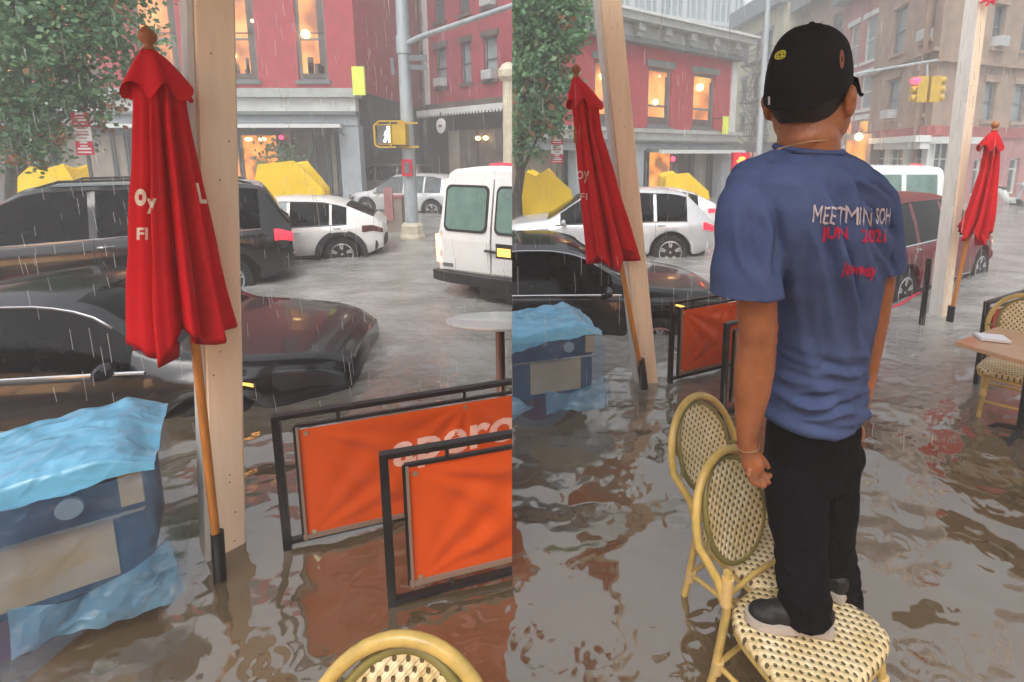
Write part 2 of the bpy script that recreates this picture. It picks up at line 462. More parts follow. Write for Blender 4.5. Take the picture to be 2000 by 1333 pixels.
room('room_dim', (.06, .035, .03), (.25, .10, .05), (.60, .24, .10), .8)
room('room_amber', (.18, .07, .02), (.70, .21, .03), (.92, .31, .05), .9, 1.4)
# ------------------------------------------------------------------ ground, water, sky, haze
PAVE, ROAD = -.12, -.24
mb = MB(); mb.box(-140, 140, -8, 160, -.30, ROAD); g = mb.build('road', 'asphalt', smooth=False); tag(g, kind='structure')
mb = MB(); mb.box(-30, 30, -5, 3.0, -.29, PAVE); g = mb.build('pavement', 'paving', smooth=False); tag(g, kind='structure')
def watermat():
    m = bpy.data.materials.new('flood_water'); m.use_nodes = True; N = m.node_tree.nodes; L = m.node_tree.links
    b = N['Principled BSDF']; b.inputs['IOR'].default_value = 2.5
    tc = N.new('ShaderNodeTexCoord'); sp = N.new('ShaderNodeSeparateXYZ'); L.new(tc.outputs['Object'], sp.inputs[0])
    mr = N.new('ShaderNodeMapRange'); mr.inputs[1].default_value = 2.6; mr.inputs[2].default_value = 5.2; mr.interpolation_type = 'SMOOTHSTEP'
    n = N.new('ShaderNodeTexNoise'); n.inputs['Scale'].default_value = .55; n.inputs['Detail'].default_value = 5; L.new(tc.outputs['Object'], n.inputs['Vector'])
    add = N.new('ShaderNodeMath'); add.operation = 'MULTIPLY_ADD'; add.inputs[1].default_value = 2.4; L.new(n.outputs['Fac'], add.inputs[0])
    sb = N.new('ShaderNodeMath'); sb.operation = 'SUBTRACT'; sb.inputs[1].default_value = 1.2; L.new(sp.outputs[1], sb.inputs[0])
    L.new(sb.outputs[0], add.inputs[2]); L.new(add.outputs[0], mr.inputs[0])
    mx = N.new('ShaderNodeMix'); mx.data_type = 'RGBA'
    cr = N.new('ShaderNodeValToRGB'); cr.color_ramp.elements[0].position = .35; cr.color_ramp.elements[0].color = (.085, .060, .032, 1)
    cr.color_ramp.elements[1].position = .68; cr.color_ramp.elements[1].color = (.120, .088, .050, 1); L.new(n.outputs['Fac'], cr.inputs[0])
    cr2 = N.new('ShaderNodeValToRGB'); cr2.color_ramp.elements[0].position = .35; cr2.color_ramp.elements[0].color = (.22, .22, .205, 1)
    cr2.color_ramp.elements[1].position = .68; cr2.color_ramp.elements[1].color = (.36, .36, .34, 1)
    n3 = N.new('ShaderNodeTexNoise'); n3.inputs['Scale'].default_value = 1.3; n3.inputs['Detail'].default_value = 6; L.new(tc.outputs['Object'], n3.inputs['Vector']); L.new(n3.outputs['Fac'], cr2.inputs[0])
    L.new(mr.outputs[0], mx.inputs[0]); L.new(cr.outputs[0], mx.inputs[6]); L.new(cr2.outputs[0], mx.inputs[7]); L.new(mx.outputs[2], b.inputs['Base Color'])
    rr = N.new('ShaderNodeMapRange'); rr.inputs[3].default_value = .075; rr.inputs[4].default_value = .10; L.new(mr.outputs[0], rr.inputs[0]); L.new(rr.outputs[0], b.inputs['Roughness'])
    # raindrop chop
    n1 = N.new('ShaderNodeTexNoise'); n1.inputs['Scale'].default_value = 9; n1.inputs['Detail'].default_value = 3; L.new(tc.outputs['Object'], n1.inputs['Vector'])
    n2 = N.new('ShaderNodeTexNoise'); n2.inputs['Scale'].default_value = 34; n2.inputs['Detail'].default_value = 3; L.new(tc.outputs['Object'], n2.inputs['Vector'])
    m2 = N.new('ShaderNodeMath'); m2.operation = 'MULTIPLY'; L.new(n2.outputs['Fac'], m2.inputs[0])
    sc2 = N.new('ShaderNodeMapRange'); sc2.inputs[3].default_value = .06; sc2.inputs[4].default_value = .55; L.new(mr.outputs[0], sc2.inputs[0]); L.new(sc2.outputs[0], m2.inputs[1])
    ad = N.new('ShaderNodeMath'); ad.operation = 'ADD'; L.new(n1.outputs['Fac'], ad.inputs[0]); L.new(m2.outputs[0], ad.inputs[1])
    bp = N.new('ShaderNodeBump'); bp.inputs['Distance'].default_value = .02
    bs = N.new('ShaderNodeMapRange'); bs.inputs[3].default_value = .07; bs.inputs[4].default_value = 1.0; L.new(mr.outputs[0], bs.inputs[0]); L.new(bs.outputs[0], bp.inputs['Strength'])
    L.new(ad.outputs[0], bp.inputs['Height']); L.new(bp.outputs[0], b.inputs['Normal'])
    return m
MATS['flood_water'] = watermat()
RINGS = {}
_r = random.Random(12)
for _ in range(900):
    _y = .9 + _r.random() ** 1.4 * 6; _x = _r.uniform(-1.3, 1.0) * _y; _q = (_x, _y, _r.uniform(.025, .075), _r.uniform(.0006, .0018))
    for _i in (-1, 0, 1):
        for _j in (-1, 0, 1): RINGS.setdefault((int(_x // .25) + _i, int(_y // .25) + _j), []).append(_q)
def wave(x, y):
    a = min(1.0, 3.0 / max(y, 1.0)) * .55 + .45
    near = 1 - sm(2.4, 4.5, y)
    q = noise.noise(V((x * .8, y * .8, 3.1))) * .5
    # long lazy swell near the camera, choppier out on the street
    z = .026 * noise.noise(V((x * 2.1 + q, y * 2.6 - q, 0)))
    z += .0078 * noise.noise(V((x * 5.3 + 2 * q, y * 7.5, 4.2)))
    z += (.0018 + .0070 * (1 - near)) * noise.noise(V((x * 13, y * 17, 1.7)))
    z += (.0005 + .0040 * (1 - near)) * noise.noise(V((x * 31, y * 36, 7.7)))
    if y > 2.5: z += .030 * sm(2.5, 5, y) * noise.noise(V((x * 1.6, y * 3.2, 9.1)))
    cell = RINGS.get((int(x // .25), int(y // .25)))
    if cell:
        for (cx, cy, rad, am) in cell:
            d = math.hypot(x - cx, y - cy)
            if d < rad * 1.6: z += am * math.cos((d / rad - 1) * 7) * math.exp(-((d / rad - 1) * 2.6) ** 2)
    return z * a
mb = MB()
ys = [-6, -3, -1, 0.2]
y = .6
while y < 16: ys.append(y); y *= 1.0062
while y < 170: ys.append(y); y *= 1.06
NX = 640
rows = []
for y in ys:
    sp_ = max(4.0, y * 1.4) if y > .3 else 12
    if y > 16: sp_ = y * 2.2
    row = []
    for i in range(NX + 1):
        t = i / NX * 2 - 1; x = t * sp_ - .1 * y * .3
        z = wave(x, y) if .3 < y < 16 else 0
        mb.v.append((x, y, z)); row.append(len(mb.v) - 1)
    rows.append(row)
for a, b in zip(rows, rows[1:]):
    for i in range(NX): mb.f.append((a[i], a[i + 1], b[i + 1], b[i]))
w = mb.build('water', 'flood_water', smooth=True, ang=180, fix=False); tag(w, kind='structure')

W = bpy.data.worlds.new('World'); sc.world = W; W.use_nodes = True
N = W.node_tree.nodes; L = W.node_tree.links
bg = N['Background']; sk = N.new('ShaderNodeTexSky'); sk.sky_type = 'NISHITA'; sk.sun_disc = False
SEL, SAZ = 58, 200
sk.sun_elevation = R(SEL); sk.sun_rotation = R(SAZ); sk.air_density = 1.0; sk.dust_density = 4.0
hs = N.new('ShaderNodeHueSaturation'); hs.inputs['Saturation'].default_value = .22
L.new(sk.outputs[0], hs.inputs['Color']); L.new(hs.outputs[0], bg.inputs[0]); bg.inputs[1].default_value = .15
sd = bpy.data.lights.new('sun', 'SUN'); sd.energy = .8; sd.angle = R(40); sd.color = (1, .96, .91)
so = bpy.data.objects.new('sun', sd); COL.objects.link(so)
az = R(SAZ); el = R(SEL); dv = V((math.sin(az) * math.cos(el), math.cos(az) * math.cos(el), math.sin(el)))
so.rotation_euler = dv.to_track_quat('Z', 'Y').to_euler()
sc.view_settings.view_transform = 'Standard'; sc.view_settings.look = 'None'; sc.view_settings.exposure = EXPO; sc.view_settings.gamma = 1
sc.cycles.use_denoising = True; sc.cycles.max_bounces = 6; sc.cycles.volume_bounces = 1; sc.cycles.transparent_max_bounces = 12
sc.cycles.sample_clamp_indirect = 6
# rainy air
mb = MB(); mb.box(-70, 70, -10, 100, -1.4, 45); hz = mb.build('haze', MATS['black_metal'], smooth=False)
m = bpy.data.materials.new('rain_air'); m.use_nodes = True; nt = m.node_tree; nt.nodes.remove(nt.nodes['Principled BSDF'])
pv = nt.nodes.new('ShaderNodeVolumePrincipled'); pv.inputs['Color'].default_value = (.92, .95, .97, 1); pv.inputs['Density'].default_value = HAZE
nt.links.new(pv.outputs[0], nt.nodes['Material Output'].inputs['Volume'])
hz.data.materials[0] = m; tag(hz, kind='stuff')
# falling rain
mb = MB(); rr = random.Random(5)
for k in range(2300):
    Y = 2.4 + rr.random() ** 1.2 * 11; px = rr.random() * 2000
    if 1390 < px < 1760 and Y < 2.4: continue
    z = rr.random() * 3.2 + .05; p = P(px, 300, Y); p.z = z
    l = .05 + rr.random() * .12; t = .0013 + .0006 * rr.random() * Y ** .6
    mb.bar(p, p + V((rr.uniform(-.012, .004), 0, l)), t)
m = bpy.data.materials.new('rain_drops'); m.use_nodes = True; b = m.node_tree.nodes['Principled BSDF']
b.inputs['Base Color'].default_value = (.85, .87, .88, 1); b.inputs['Roughness'].default_value = .2; b.inputs['Alpha'].default_value = .34
MATS['rain_drops'] = m
o = mb.build('rain', 'rain_drops', smooth=False, fix=False); tag(o, kind='stuff')
# ------------------------------------------------------------------ buildings
class Fac:
    """a building front standing on the line from pixel column pa (at distance Ya) to pb (Yb)"""
    def __init__(s, pa, Ya, pb, Yb):
        a, b = P(pa, 300, Ya), P(pb, 300, Yb)
        s.o = V((a.x, a.y, ROAD)); d = b - a; s.ang = math.atan2(d.y, d.x); s.L = V((d.x, d.y, 0)).length
        s.d = V((math.cos(s.ang), math.sin(s.ang), 0)); s.n = V((-s.d.y, s.d.x, 0))
    def at(s, px, py):
        r = ray(px, py); t = (s.o - CAMP).dot(s.n) / r.dot(s.n); p = CAMP + r * t
        return (p - s.o).dot(s.d), p.z - ROAD
    def u(s, px): return s.at(px, 300)[0]
    def z(s, px, py): return s.at(px, py)[1]
    def root(s, name, label, cat='building', group=None): return empty(name, s.o, s.ang, label, cat, group)
def wall_holes(mb, u0, u1, z0, z1, holes, dep=.22, back=6, solid=True):
    us = sorted(set([u0, u1] + [h[0] for h in holes] + [h[1] for h in holes]))
    zs = sorted(set([z0, z1] + [h[2] for h in holes] + [h[3] for h in holes]))
    us = [u for u in us if u0 - 1e-6 <= u <= u1 + 1e-6]; zs = [z for z in zs if z0 - 1e-6 <= z <= z1 + 1e-6]
    for a, b in zip(us, us[1:]):
        for c, d in zip(zs, zs[1:]):
            m, n = (a + b) / 2, (c + d) / 2
            if any(h[0] < m < h[1] and h[2] < n < h[3] for h in holes): continue
            mb.quad((a, 0, c), (b, 0, c), (b, 0, d), (a, 0, d))
    for a, b, c, d in holes:
        mb.quad((a, 0, c), (a, 0, d), (a, dep, d), (a, dep, c)); mb.quad((b, 0, c), (b, dep, c), (b, dep, d), (b, 0, d))
        mb.quad((a, 0, d), (b, 0, d), (b, dep, d), (a, dep, d)); mb.quad((a, 0, c), (a, dep, c), (b, dep, c), (b, 0, c))
    if solid:
        mb.quad((u0, 0, z0), (u0, 0, z1), (u0, back, z1), (u0, back, z0)); mb.quad((u1, 0, z0), (u1, back, z0), (u1, back, z1), (u1, 0, z1))
        mb.quad((u0, 0, z1), (u1, 0, z1), (u1, back, z1), (u0, back, z1)); mb.quad((u0, back, z0), (u0, back, z1), (u1, back, z1), (u1, back, z0))
def window(root, u0, u1, z0, z1, pane='glass_pale', frame='window_frame_grey', fw=.07, dep=.16, meet=.5, mull=0, sill=None, lintel=None, ac=False, over=0, lampz=None):
    mb = MB(); d0 = dep - .05
    mb.box(u0, u0 + fw, d0, dep + .05, z0, z1); mb.box(u1 - fw, u1, d0, dep + .05, z0, z1)
    mb.box(u0 + fw, u1 - fw, d0, dep + .05, z1 - fw, z1); mb.box(u0 + fw, u1 - fw, d0, dep + .05, z0, z0 + fw)
    if meet: zm = z0 + (z1 - z0) * meet; mb.box(u0 + fw, u1 - fw, d0 + .01, dep + .04, zm - fw * .35, zm + fw * .35)
    for k in range(mull):
        um = u0 + (u1 - u0) * (k + 1) / (mull + 1); mb.box(um - fw * .35, um + fw * .35, d0 + .012, dep + .04, z0 + fw, z1 - fw)
    f = mb.build('window', frame, root, smooth=False, world=False)
    mb = MB(); mb.box(u0 + .005, u1 - .005, dep + .02, dep + .032, z0 + .005, z1 - .005); mb.build('pane', pane, f, smooth=False, world=False)
    if sill: mb = MB(); mb.box(u0 - .1, u1 + .1, -.09, dep - .06, z0 - .13, z0 - .003); mb.build('sill', sill, f, smooth=False, world=False)
    if lintel: mb = MB(); mb.box(u0 - .12, u1 + .12, -.07, .05, z1 + .003, z1 + .24); mb.build('lintel', lintel, f, smooth=False, world=False)
    if ac:
        mb = MB(); um = (u0 + u1) / 2; w = (u1 - u0) * .36; mb.box(um - w, um + w, -.28, dep - .06, z0 + .02, z0 + .38)
        for k in range(5): mb.box(um - w * .85, um + w * .85, -.292, -.28, z0 + .07 + k * .055, z0 + .09 + k * .055)
        mb.build('air_conditioner', 'air_con', root, smooth=False, world=False)
    if lampz:
        for (lu, lz, rad) in lampz:
            mb = MB(); mb.ell((lu, dep - .07, lz), rad, 12, 8); mb.build('ceiling_lamp', 'warm_lamp', f, world=False)
    return f
def railing(root, u0, u1, z0, z1, y=.06, n=7, name='balcony_rail', m='iron_dark'):
    mb = MB(); mb.bar((u0, y, z1), (u1, y, z1), .035); mb.bar((u0, y, z0), (u1, y, z0), .03)
    for k in range(n + 1): u = u0 + (u1 - u0) * k / n; mb.bar((u, y, z0), (u, y, z1), .018)
    return mb.build(name, m, root, smooth=False, world=False)
def fire_escape(root, u0, u1, zs, h=2.6):
    for i, z in enumerate(zs):
        mb = MB()
        mb.box(u0, u1, -.85, -.03, z, z + .05)
        for k in range(9): u = lerp(u0, u1, k / 8); mb.bar((u, -.84, z), (u, -.84, z + .85), .03)
        mb.bar((u0, -.84, z + .85), (u1, -.84, z + .85), .045); mb.bar((u0, -.84, z + .45), (u1, -.84, z + .45), .03)
        mb.bar((u0, -.84, z + .85), (u0, 0, z + .85), .04); mb.bar((u1, -.84, z + .85), (u1, 0, z + .85), .04)
        if i < len(zs) - 1:
            a, b = (u0 + .2, u1 - .3) if i % 2 else (u1 - .3, u0 + .2)
            for dy in (-.75, -.35): mb.bar((a, dy, z), (b, dy, zs[i + 1]), .05)
            for k in range(10):
                t = k / 10; mb.bar((lerp(a, b, t), -.75, lerp(z, zs[i + 1], t)), (lerp(a, b, t), -.35, lerp(z, zs[i + 1], t)), .03)
        mb.bar((u0 + .1, 0, z - .5), (u0 + .1, -.8, z), .04); mb.bar((u1 - .1, 0, z - .5), (u1 - .1, -.8, z), .04)
        mb.build('fire_escape', 'iron_dark', root, smooth=False, world=False)
def band(root, name, m, u0, u1, z0, z1, out=.15, dep=.0):
    mb = MB(); mb.box(u0, u1, -out, dep + .003, z0, z1); return mb.build(name, m, root, smooth=False, world=False)

# --- LEFT: red house over a grey shop front, square to the view
f = Fac(-500, 20, 706, 20); r = f.root('red_house', 'red brick house with grey shop front and glowing windows, seen square on')
u1 = f.u(706); zc = f.z(580, 176)          # top of the shop cornice
ztop = f.z(580, -330)
wz0, wz1 = f.z(600, 158), f.z(600, -42)
wins = [(f.u(a), f.u(b)) for a, b in ((595, 652), (452, 519), (292, 372), (150, 215), (5, 70), (-140, -75))]
holes = [(a, b, wz0, wz1) for a, b in wins] + [(a, b, wz1 + 1.3, wz1 + 4.6) for a, b in wins]
mb = MB(); wall_holes(mb, 0, u1, zc, ztop, holes, back=9); mb.build('wall', 'brick_red', r, smooth=False, world=False)
for i, (a, b) in enumerate(wins):
    lamps = {0: [(a + .35, f.z(600, 66), .16)], 1: [(a + .32, f.z(600, 108), .17), (b - .1, f.z(600, 40), .06)], 2: [(a + .55, f.z(600, 104), .10), (a + .6, f.z(600, 25), .05)]}.get(i, [(a + .4, wz0 + 1.8, .12)])
    wd = window(r, a, b, wz0, wz1, 'room_warm', 'slate_grey', .1, meet=.42, sill='slate_grey', lampz=lamps)
    # furniture seen against the glow
    mb = MB(); mb.box(a + .1, b - .1, .11, .15, wz0 + .08, wz0 + .28)
    rr = random.Random(i)
    for k in range(7):
        u = lerp(a + .15, b - .25, rr.random()); mb.box(u, u + .08 + .14 * rr.random(), .112, .148, wz0 + .28, wz0 + .4 + .5 * rr.random())
    mb.box(a + .1, b - .1, .118, .142, wz0 + 1.75, wz0 + 1.8); mb.box(b - .34, b - .1, .118, .14, wz0 + .2, wz1 - .3)
    mb.build('furniture', 'shop_brown', wd, smooth=False, world=False)
    window(r, a, b, wz1 + 1.3, wz1 + 4.6, 'glass_grey', 'slate_grey', .1, sill='slate_grey')
# shop front
band(r, 'shop_cornice', 'cornice_grey', 0, u1 + .12, f.z(580, 193), f.z(580, 176), .55, .1)
band(r, 'sign_band', 'cornice_white', 0, u1, f.z(580, 219), f.z(580, 193) - .003, .30)
band(r, 'shop_cornice', 'slate_grey', 0, u1 + .05, f.z(580, 226), f.z(580, 219) - .003, .42)
band(r, 'sign_band', 'pilaster_grey', 0, u1, f.z(580, 246), f.z(580, 226) - .003, .22)
sh_top = f.z(580, 246) - .003
band(r, 'pilaster', 'pilaster_grey', f.u(668), u1, 0, sh_top, .16, .3)
for a in (355, 60, -230): band(r, 'pilaster', 'pilaster_grey', f.u(a), f.u(a + 22), 0, sh_top, .16, .3)
mb = MB(); mb.box(0, u1 - .02, .95, 8.9, 0, zc - .003); mb.build('shop_interior', 'shop_dark', r, smooth=False, world=False)
for a, b, m in ((455, 530, 'room_amber'), (532, 600, 'shop_brown'), (602, 628, 'shop_dark'), (630, 646, 'shop_tan'), (648, 667, 'shop_dark'), (380, 452, 'room_amber'), (278, 350, 'shop_brown'), (200, 225, 'shop_tan'), (228, 275, 'shop_dark'), (85, 198, 'shop_tan'), (-210, 58, 'shop_brown')):
    mb = MB(); ua, ub = f.u(a), f.u(b); mb.box(ua, ua + .05, .5, .6, 0, sh_top); mb.box(ub - .05, ub, .5, .6, 0, sh_top); mb.box(ua + .05, ub - .05, .5, .6, sh_top - .35, sh_top); mb.box(ua + .05, ub - .05, .5, .6, 0, .5)
    s_ = mb.build('shop_window', 'window_frame_grey', r, smooth=False, world=False)
    mb = MB(); mb.box(ua, ub, .61, .63, 0, sh_top); mb.build('pane', m, s_, smooth=False, world=False)
for a in (470, 498): 
    mb = MB(); mb.ell((f.u(a), .58, sh_top - .5), (.16, .02, .07), 10, 6); mb.build('ceiling_lamp', 'warm_lamp', r, world=False)
mb = MB(); mb.ell((f.u(541), .4, f.z(541, 268)), .085, 12, 8); mb.build('red_lamp', 'red_lit', r, world=False)
rr = random.Random(3)
mb = MB()
for k in range(170):      # potted greenery in the shop doorway
    u = rr.gauss(f.u(535), .5); z = f.z(500, 300) + rr.gauss(0, .35); p = V((u, .35 + rr.random() * .1, z)); a = rr.random() * 6.28; s_ = .07
    q = [p + V((math.cos(a + t) * s_, rr.uniform(-.03, .03), math.sin(a + t) * s_)) for t in (0, 1.8, 3.1, 4.6)]; mb.quad(*q)
tag(mb.build('hanging_plant', 'leaves', r, smooth=False, world=False, fix=False), kind='stuff')
aw = empty('rolled_awning', f.o + f.d * f.u(250), f.ang, 'long rolled up white awning arm over the grey shop front of the red brick house', 'awning')
z = f.z(580, 249); la = f.u(692) - f.u(250)
mb = MB(); mb.box(0, la, -1.1, -.95, z - .07, z + .07); mb.build('front_bar', 'window_white', aw, smooth=False, world=False)
mb = MB(); mb.box(.02, la - .3, -.94, -.23, z - .02, z + .12); mb.build('canvas', 'slate_grey', aw, smooth=False, world=False)
for k in (.05, .5, .97):
    mb = MB(); mb.bar((la * k, -.2, z - .32), (la * k, -.98, z - .1), .05); mb.build('arm', 'slate_grey', aw, smooth=False, world=False)
ys_ = empty('projecting_sign', V((P(702, 158, 19.3).x, 19.3, P(702, 158, 19.3).z)), 0, 'small bright yellow green sign projecting from the corner of the red brick house', 'sign')
mb = MB(); mb.box(-.25, .2, -.05, .05, -.52, .5); mb.build('panel', 'sign_yellow', ys_, smooth=False, world=False)
mb = MB(); mb.bar((-.05, 0, .5), (-.05, .7, .55), .05); mb.bar((-.05, 0, -.45), (-.05, .7, -.45), .05); mb.build('bracket', 'iron_dark', ys_, smooth=False, world=False)

# --- LEFT: cream house with fire escapes, down the side street
f = Fac(703, 33, 850, 29); r = f.root('cream_house', 'tall cream house with black fire escapes behind the traffic signal pole'); u1 = f.L
ztop = f.z(780, -260); zs = f.z(780, 222)
cols = [(736, 757), (766, 790), (812, 830)]; rows_ = [(175, 112), (70, -5), (-60, -130)]
holes = [(f.u(a), f.u(b), f.z(a, c), f.z(a, d)) for a, b in cols for c, d in rows_]
mb = MB(); wall_holes(mb, 0, u1, zs, ztop, holes, back=10); mb.build('wall', 'cream_wall', r, smooth=False, world=False)
for k, h in enumerate(holes): window(r, *h, pane='glass_grey', sill='slate_grey', lintel='shop_brown', ac=(k in (0, 1)))
band(r, 'corner_strip', 'cornice_white', 0, f.u(717), zs, ztop, .06)
fire_escape(r, f.u(728), f.u(800), [f.z(770, 200), f.z(770, 78), f.z(770, -50)])
mb = MB(); mb.box(0, u1, -.05, 9.9, 0, zs - .003); mb.build('shop_front', 'shop_dark', r, smooth=False, world=False)
for a, b in ((715, 735), (742, 780), (786, 800)):
    mb = MB(); mb.box(f.u(a), f.u(b), -.14, -.055, .2, f.z(760, 250)); mb.build('shop_window', 'shop_brown', r, smooth=False, world=False)
band(r, 'shop_cornice', 'slate_grey', 0, u1, zs - .4, zs - .05, .4)

# --- LEFT: dark red house with a scalloped awning
f = Fac(838, 25, 1040, 20.2); r = f.root('dark_red_house', 'dark red brick house with window air conditioners and round white shop sign'); u1 = f.L
ztop = f.z(900, -260); zs = f.z(900, 212)
cols = [(858, 878), (906, 925), (949, 975)]; rows_ = [(165, 85), (30, -55), (-90, -170)]
holes = [(f.u(a), f.u(b), f.z(900, c), f.z(900, d)) for a, b in cols for c, d in rows_]
mb = MB(); wall_holes(mb, 0, u1, zs, ztop, holes, back=8); mb.build('wall', 'brick_red_far', r, smooth=False, world=False)
for k, h in enumerate(holes): window(r, *h, pane='glass_grey' if k % 3 else 'glass_pale', sill='shop_brown', lintel='shop_brown', ac=(k in (0, 6, 7)))
mb = MB(); mb.box(0, u1, -.02, 7.9, 0, zs - .003); mb.build('shop_front', 'shop_dark', r, smooth=False, world=False)
band(r, 'corner_strip', 'cornice_white', -.05, f.u(845), zs, ztop, .06)
for a, b, m in ((880, 900, 'shop_tan'), (904, 935, 'shop_brown'), (940, 985, 'shop_brown')):
    mb = MB(); mb.box(f.u(a), f.u(b), -.1, -.025, .1, f.z(900, 255)); mb.build('shop_window', m, r, smooth=False, world=False)
band(r, 'string_course', 'shop_brown', 0, u1, zs + .02, zs + .3, .12)
mb = MB(); za = f.z(900, 214)      # scalloped awning edge
NS = 34
for k in range(NS):
    a, b = u1 * k / NS, u1 * (k + 1) / NS; c = (a + b) / 2
    mb.poly([(a, -.62, za), (b, -.62, za), (b, -.62, za - .16), (c + .03, -.62, za - .3), (c - .03, -.62, za - .3), (a, -.62, za - .16)], (0, .02, 0))
mb.box(0, u1, -.62, -.13, za + .003, za + .03); mb.build('awning_valance', 'cornice_white', r, smooth=False, world=False)
for a in (943, 958):
    mb = MB(); mb.ell((f.u(a), -.25, f.z(900, 272)), (.13, .1, .09), 10, 8); mb.build('wall_lamp', 'warm_lamp', r, world=False)
cut(r, 'left')
rs = empty('round_sign', f.o + f.d * f.u(890) - f.n * .75 + V((0, 0, f.z(900, 247))), f.ang, 'round white disc sign hanging under the scalloped awning', 'sign')
mb = MB(); mb.lathe((0, 0, 0), [(.30, -.04), (.33, -.03), (.33, .03), (.30, .04)], 32, 'y'); mb.build('disc', 'sign_white', rs, world=False)
mb = MB(); mb.ell((0, -.05, 0), (.13, .01, .07), 12, 6); mb.box(-.17, .17, -.055, -.045, -.02, .02); mb.build('emblem', 'slate_grey', rs, smooth=False, world=False)
mb = MB(); mb.bar((0, 0, .33), (0, 0, .6), .03); mb.build('hanger', 'iron_dark', rs, smooth=False, world=False)

# --- RIGHT: the grey and red corner house seen at an angle
f = Fac(930, 15.6, 1428, 23.0); r = f.root('corniced_house', 'red brick house under a heavy grey cornice, behind the second red umbrella'); u1 = f.L
ztop = f.z(1340, 54); zb = f.z(1340, 104); zw = f.z(1340, 257)
wz1, wz0 = f.z(1286, 132), f.z(1286, 248)
wins = [(f.u(a), f.u(b)) for a, b in ((1263, 1308), (1350, 1392), (1160, 1212), (1040, 1096))]
holes = [(a, b, wz0, wz1) for a, b in wins]
mb = MB(); wall_holes(mb, 0, u1, zw, zb, holes, back=7); mb.build('wall', 'brick_red', r, smooth=False, world=False)
for i, (a, b) in enumerate(wins):
    wd = window(r, a, b, wz0, wz1, 'room_warm', 'slate_grey', .12, meet=.36, sill='slate_grey', lintel='slate_grey', lampz=[(a + .5, wz0 + .95, .11), (a + .7, wz1 - .3, .04)] if i == 0 else [(a + .5, wz0 + 1.7, .15)])
    mb = MB(); mb.box(a + .15, b - .1, .11, .14, wz0 + .1, wz0 + .38); mb.box(b - .26, b - .12, .112, .138, wz0 + .3, wz1 - .3); mb.build('furniture', 'shop_brown', wd, smooth=False, world=False)
# cornice
mb = MB(); mb.box(-.2, u1 + .15, -.32, 6.9, zb, ztop - .35); 
mb.build('cornice_frieze', 'cornice_grey', r, smooth=False, world=False)
band(r, 'cornice', 'cornice_grey', -.3, u1 + .4, ztop - .347, ztop - .1, .75)
band(r, 'cornice', 'cornice_white', -.3, u1 + .48, ztop - .098, ztop, .85)
band(r, 'cornice', 'slate_grey', -.2, u1 + .2, zb - .02, zb + .16, .42)
for k in range(9):
    u = u1 * (k + .5) / 9
    mb = MB(); mb.box(u - .16, u + .16, -.62, -.325, zb + .35, ztop - .36); mb.box(u - .12, u + .12, -.5, -.325, zb + .17, zb + .347); mb.build('cornice_bracket', 'cornice_grey', r, smooth=False, world=False)
band(r, 'corner_strip', 'cornice_white', u1 - .28, u1 + .06, zw, zb - .03, .08)
band(r, 'shop_cornice', 'cornice_grey', 0, u1 + .1, f.z(1340, 263), zw + .02, .5)
band(r, 'sign_band', 'cornice_white', 0, u1, f.z(1340, 276), f.z(1340, 263) - .003, .28)
band(r, 'shop_cornice', 'slate_grey', 0, u1 + .05, f.z(1340, 280), f.z(1340, 276) - .003, .4)
zt = f.z(1340, 280) - .003
for a, b in ((1228, 1252), (1405, 1428), (1120, 1140)): band(r, 'pilaster', 'pilaster_grey', f.u(a), f.u(b), 0, zt, .16, .3)
band(r, 'sign_band', 'pilaster_grey', 0, u1, zt - .3, zt - .003, .18, .3)
mb = MB(); mb.box(0, u1 - .02, .8, 6.8, 0, zt + .3); mb.build('shop_interior', 'shop_dark', r, smooth=False, world=False)
for a, b, m in ((1256, 1280, 'shop_brown'), (1283, 1330, 'room_amber'), (1333, 1368, 'shop_dark'), (1372, 1402, 'shop_tan'), (1145, 1225, 'shop_brown'), (1010, 1118, 'shop_tan')):
    ua, ub = f.u(a), f.u(b); mb = MB(); mb.box(ua, ua + .06, .45, .55, 0, zt - .31); mb.box(ub - .06, ub, .45, .55, 0, zt - .31); mb.box(ua + .06, ub - .06, .45, .55, 0, .4)
    s_ = mb.build('shop_window', 'window_frame_grey', r, smooth=False, world=False); mb = MB(); mb.box(ua, ub, .56, .58, 0, zt - .31); mb.build('pane', m, s_, smooth=False, world=False)
mb = MB(); mb.ell((f.u(1326), .3, f.z(1326, 311)), .1, 10, 8); mb.build('red_lamp', 'red_lit', r, world=False)
cut(r, 'right')
aw = empty('folded_awning', f.o + f.d * f.u(1255), f.ang, 'pale folded awning over the shop front of the corniced red house', 'awning')
la = f.u(1418) - f.u(1255); z = f.z(1340, 297)
mb = MB(); mb.box(0, la, -1.0, -.86, z - .07, z + .07); mb.build('front_bar', 'window_white', aw, smooth=False, world=False)
mb = MB(); mb.box(.02, la - .02, -.855, -.2, z - .03, z + .12); mb.build('canvas', 'slate_grey', aw, smooth=False, world=False)
q = P(1417, 245, 21.5)
ys_ = empty('corner_sign', q, f.ang, 'narrow yellow sign on the far corner of the corniced house', 'sign')
mb = MB(); mb.box(-.14, .14, -.05, .05, -.36, .36); mb.build('panel', 'sign_yellow', ys_, smooth=False, world=False)
mb = MB(); mb.bar((0, .04, .3), (0, .8, .3), .04); mb.build('bracket', 'iron_dark', ys_, smooth=False, world=False)

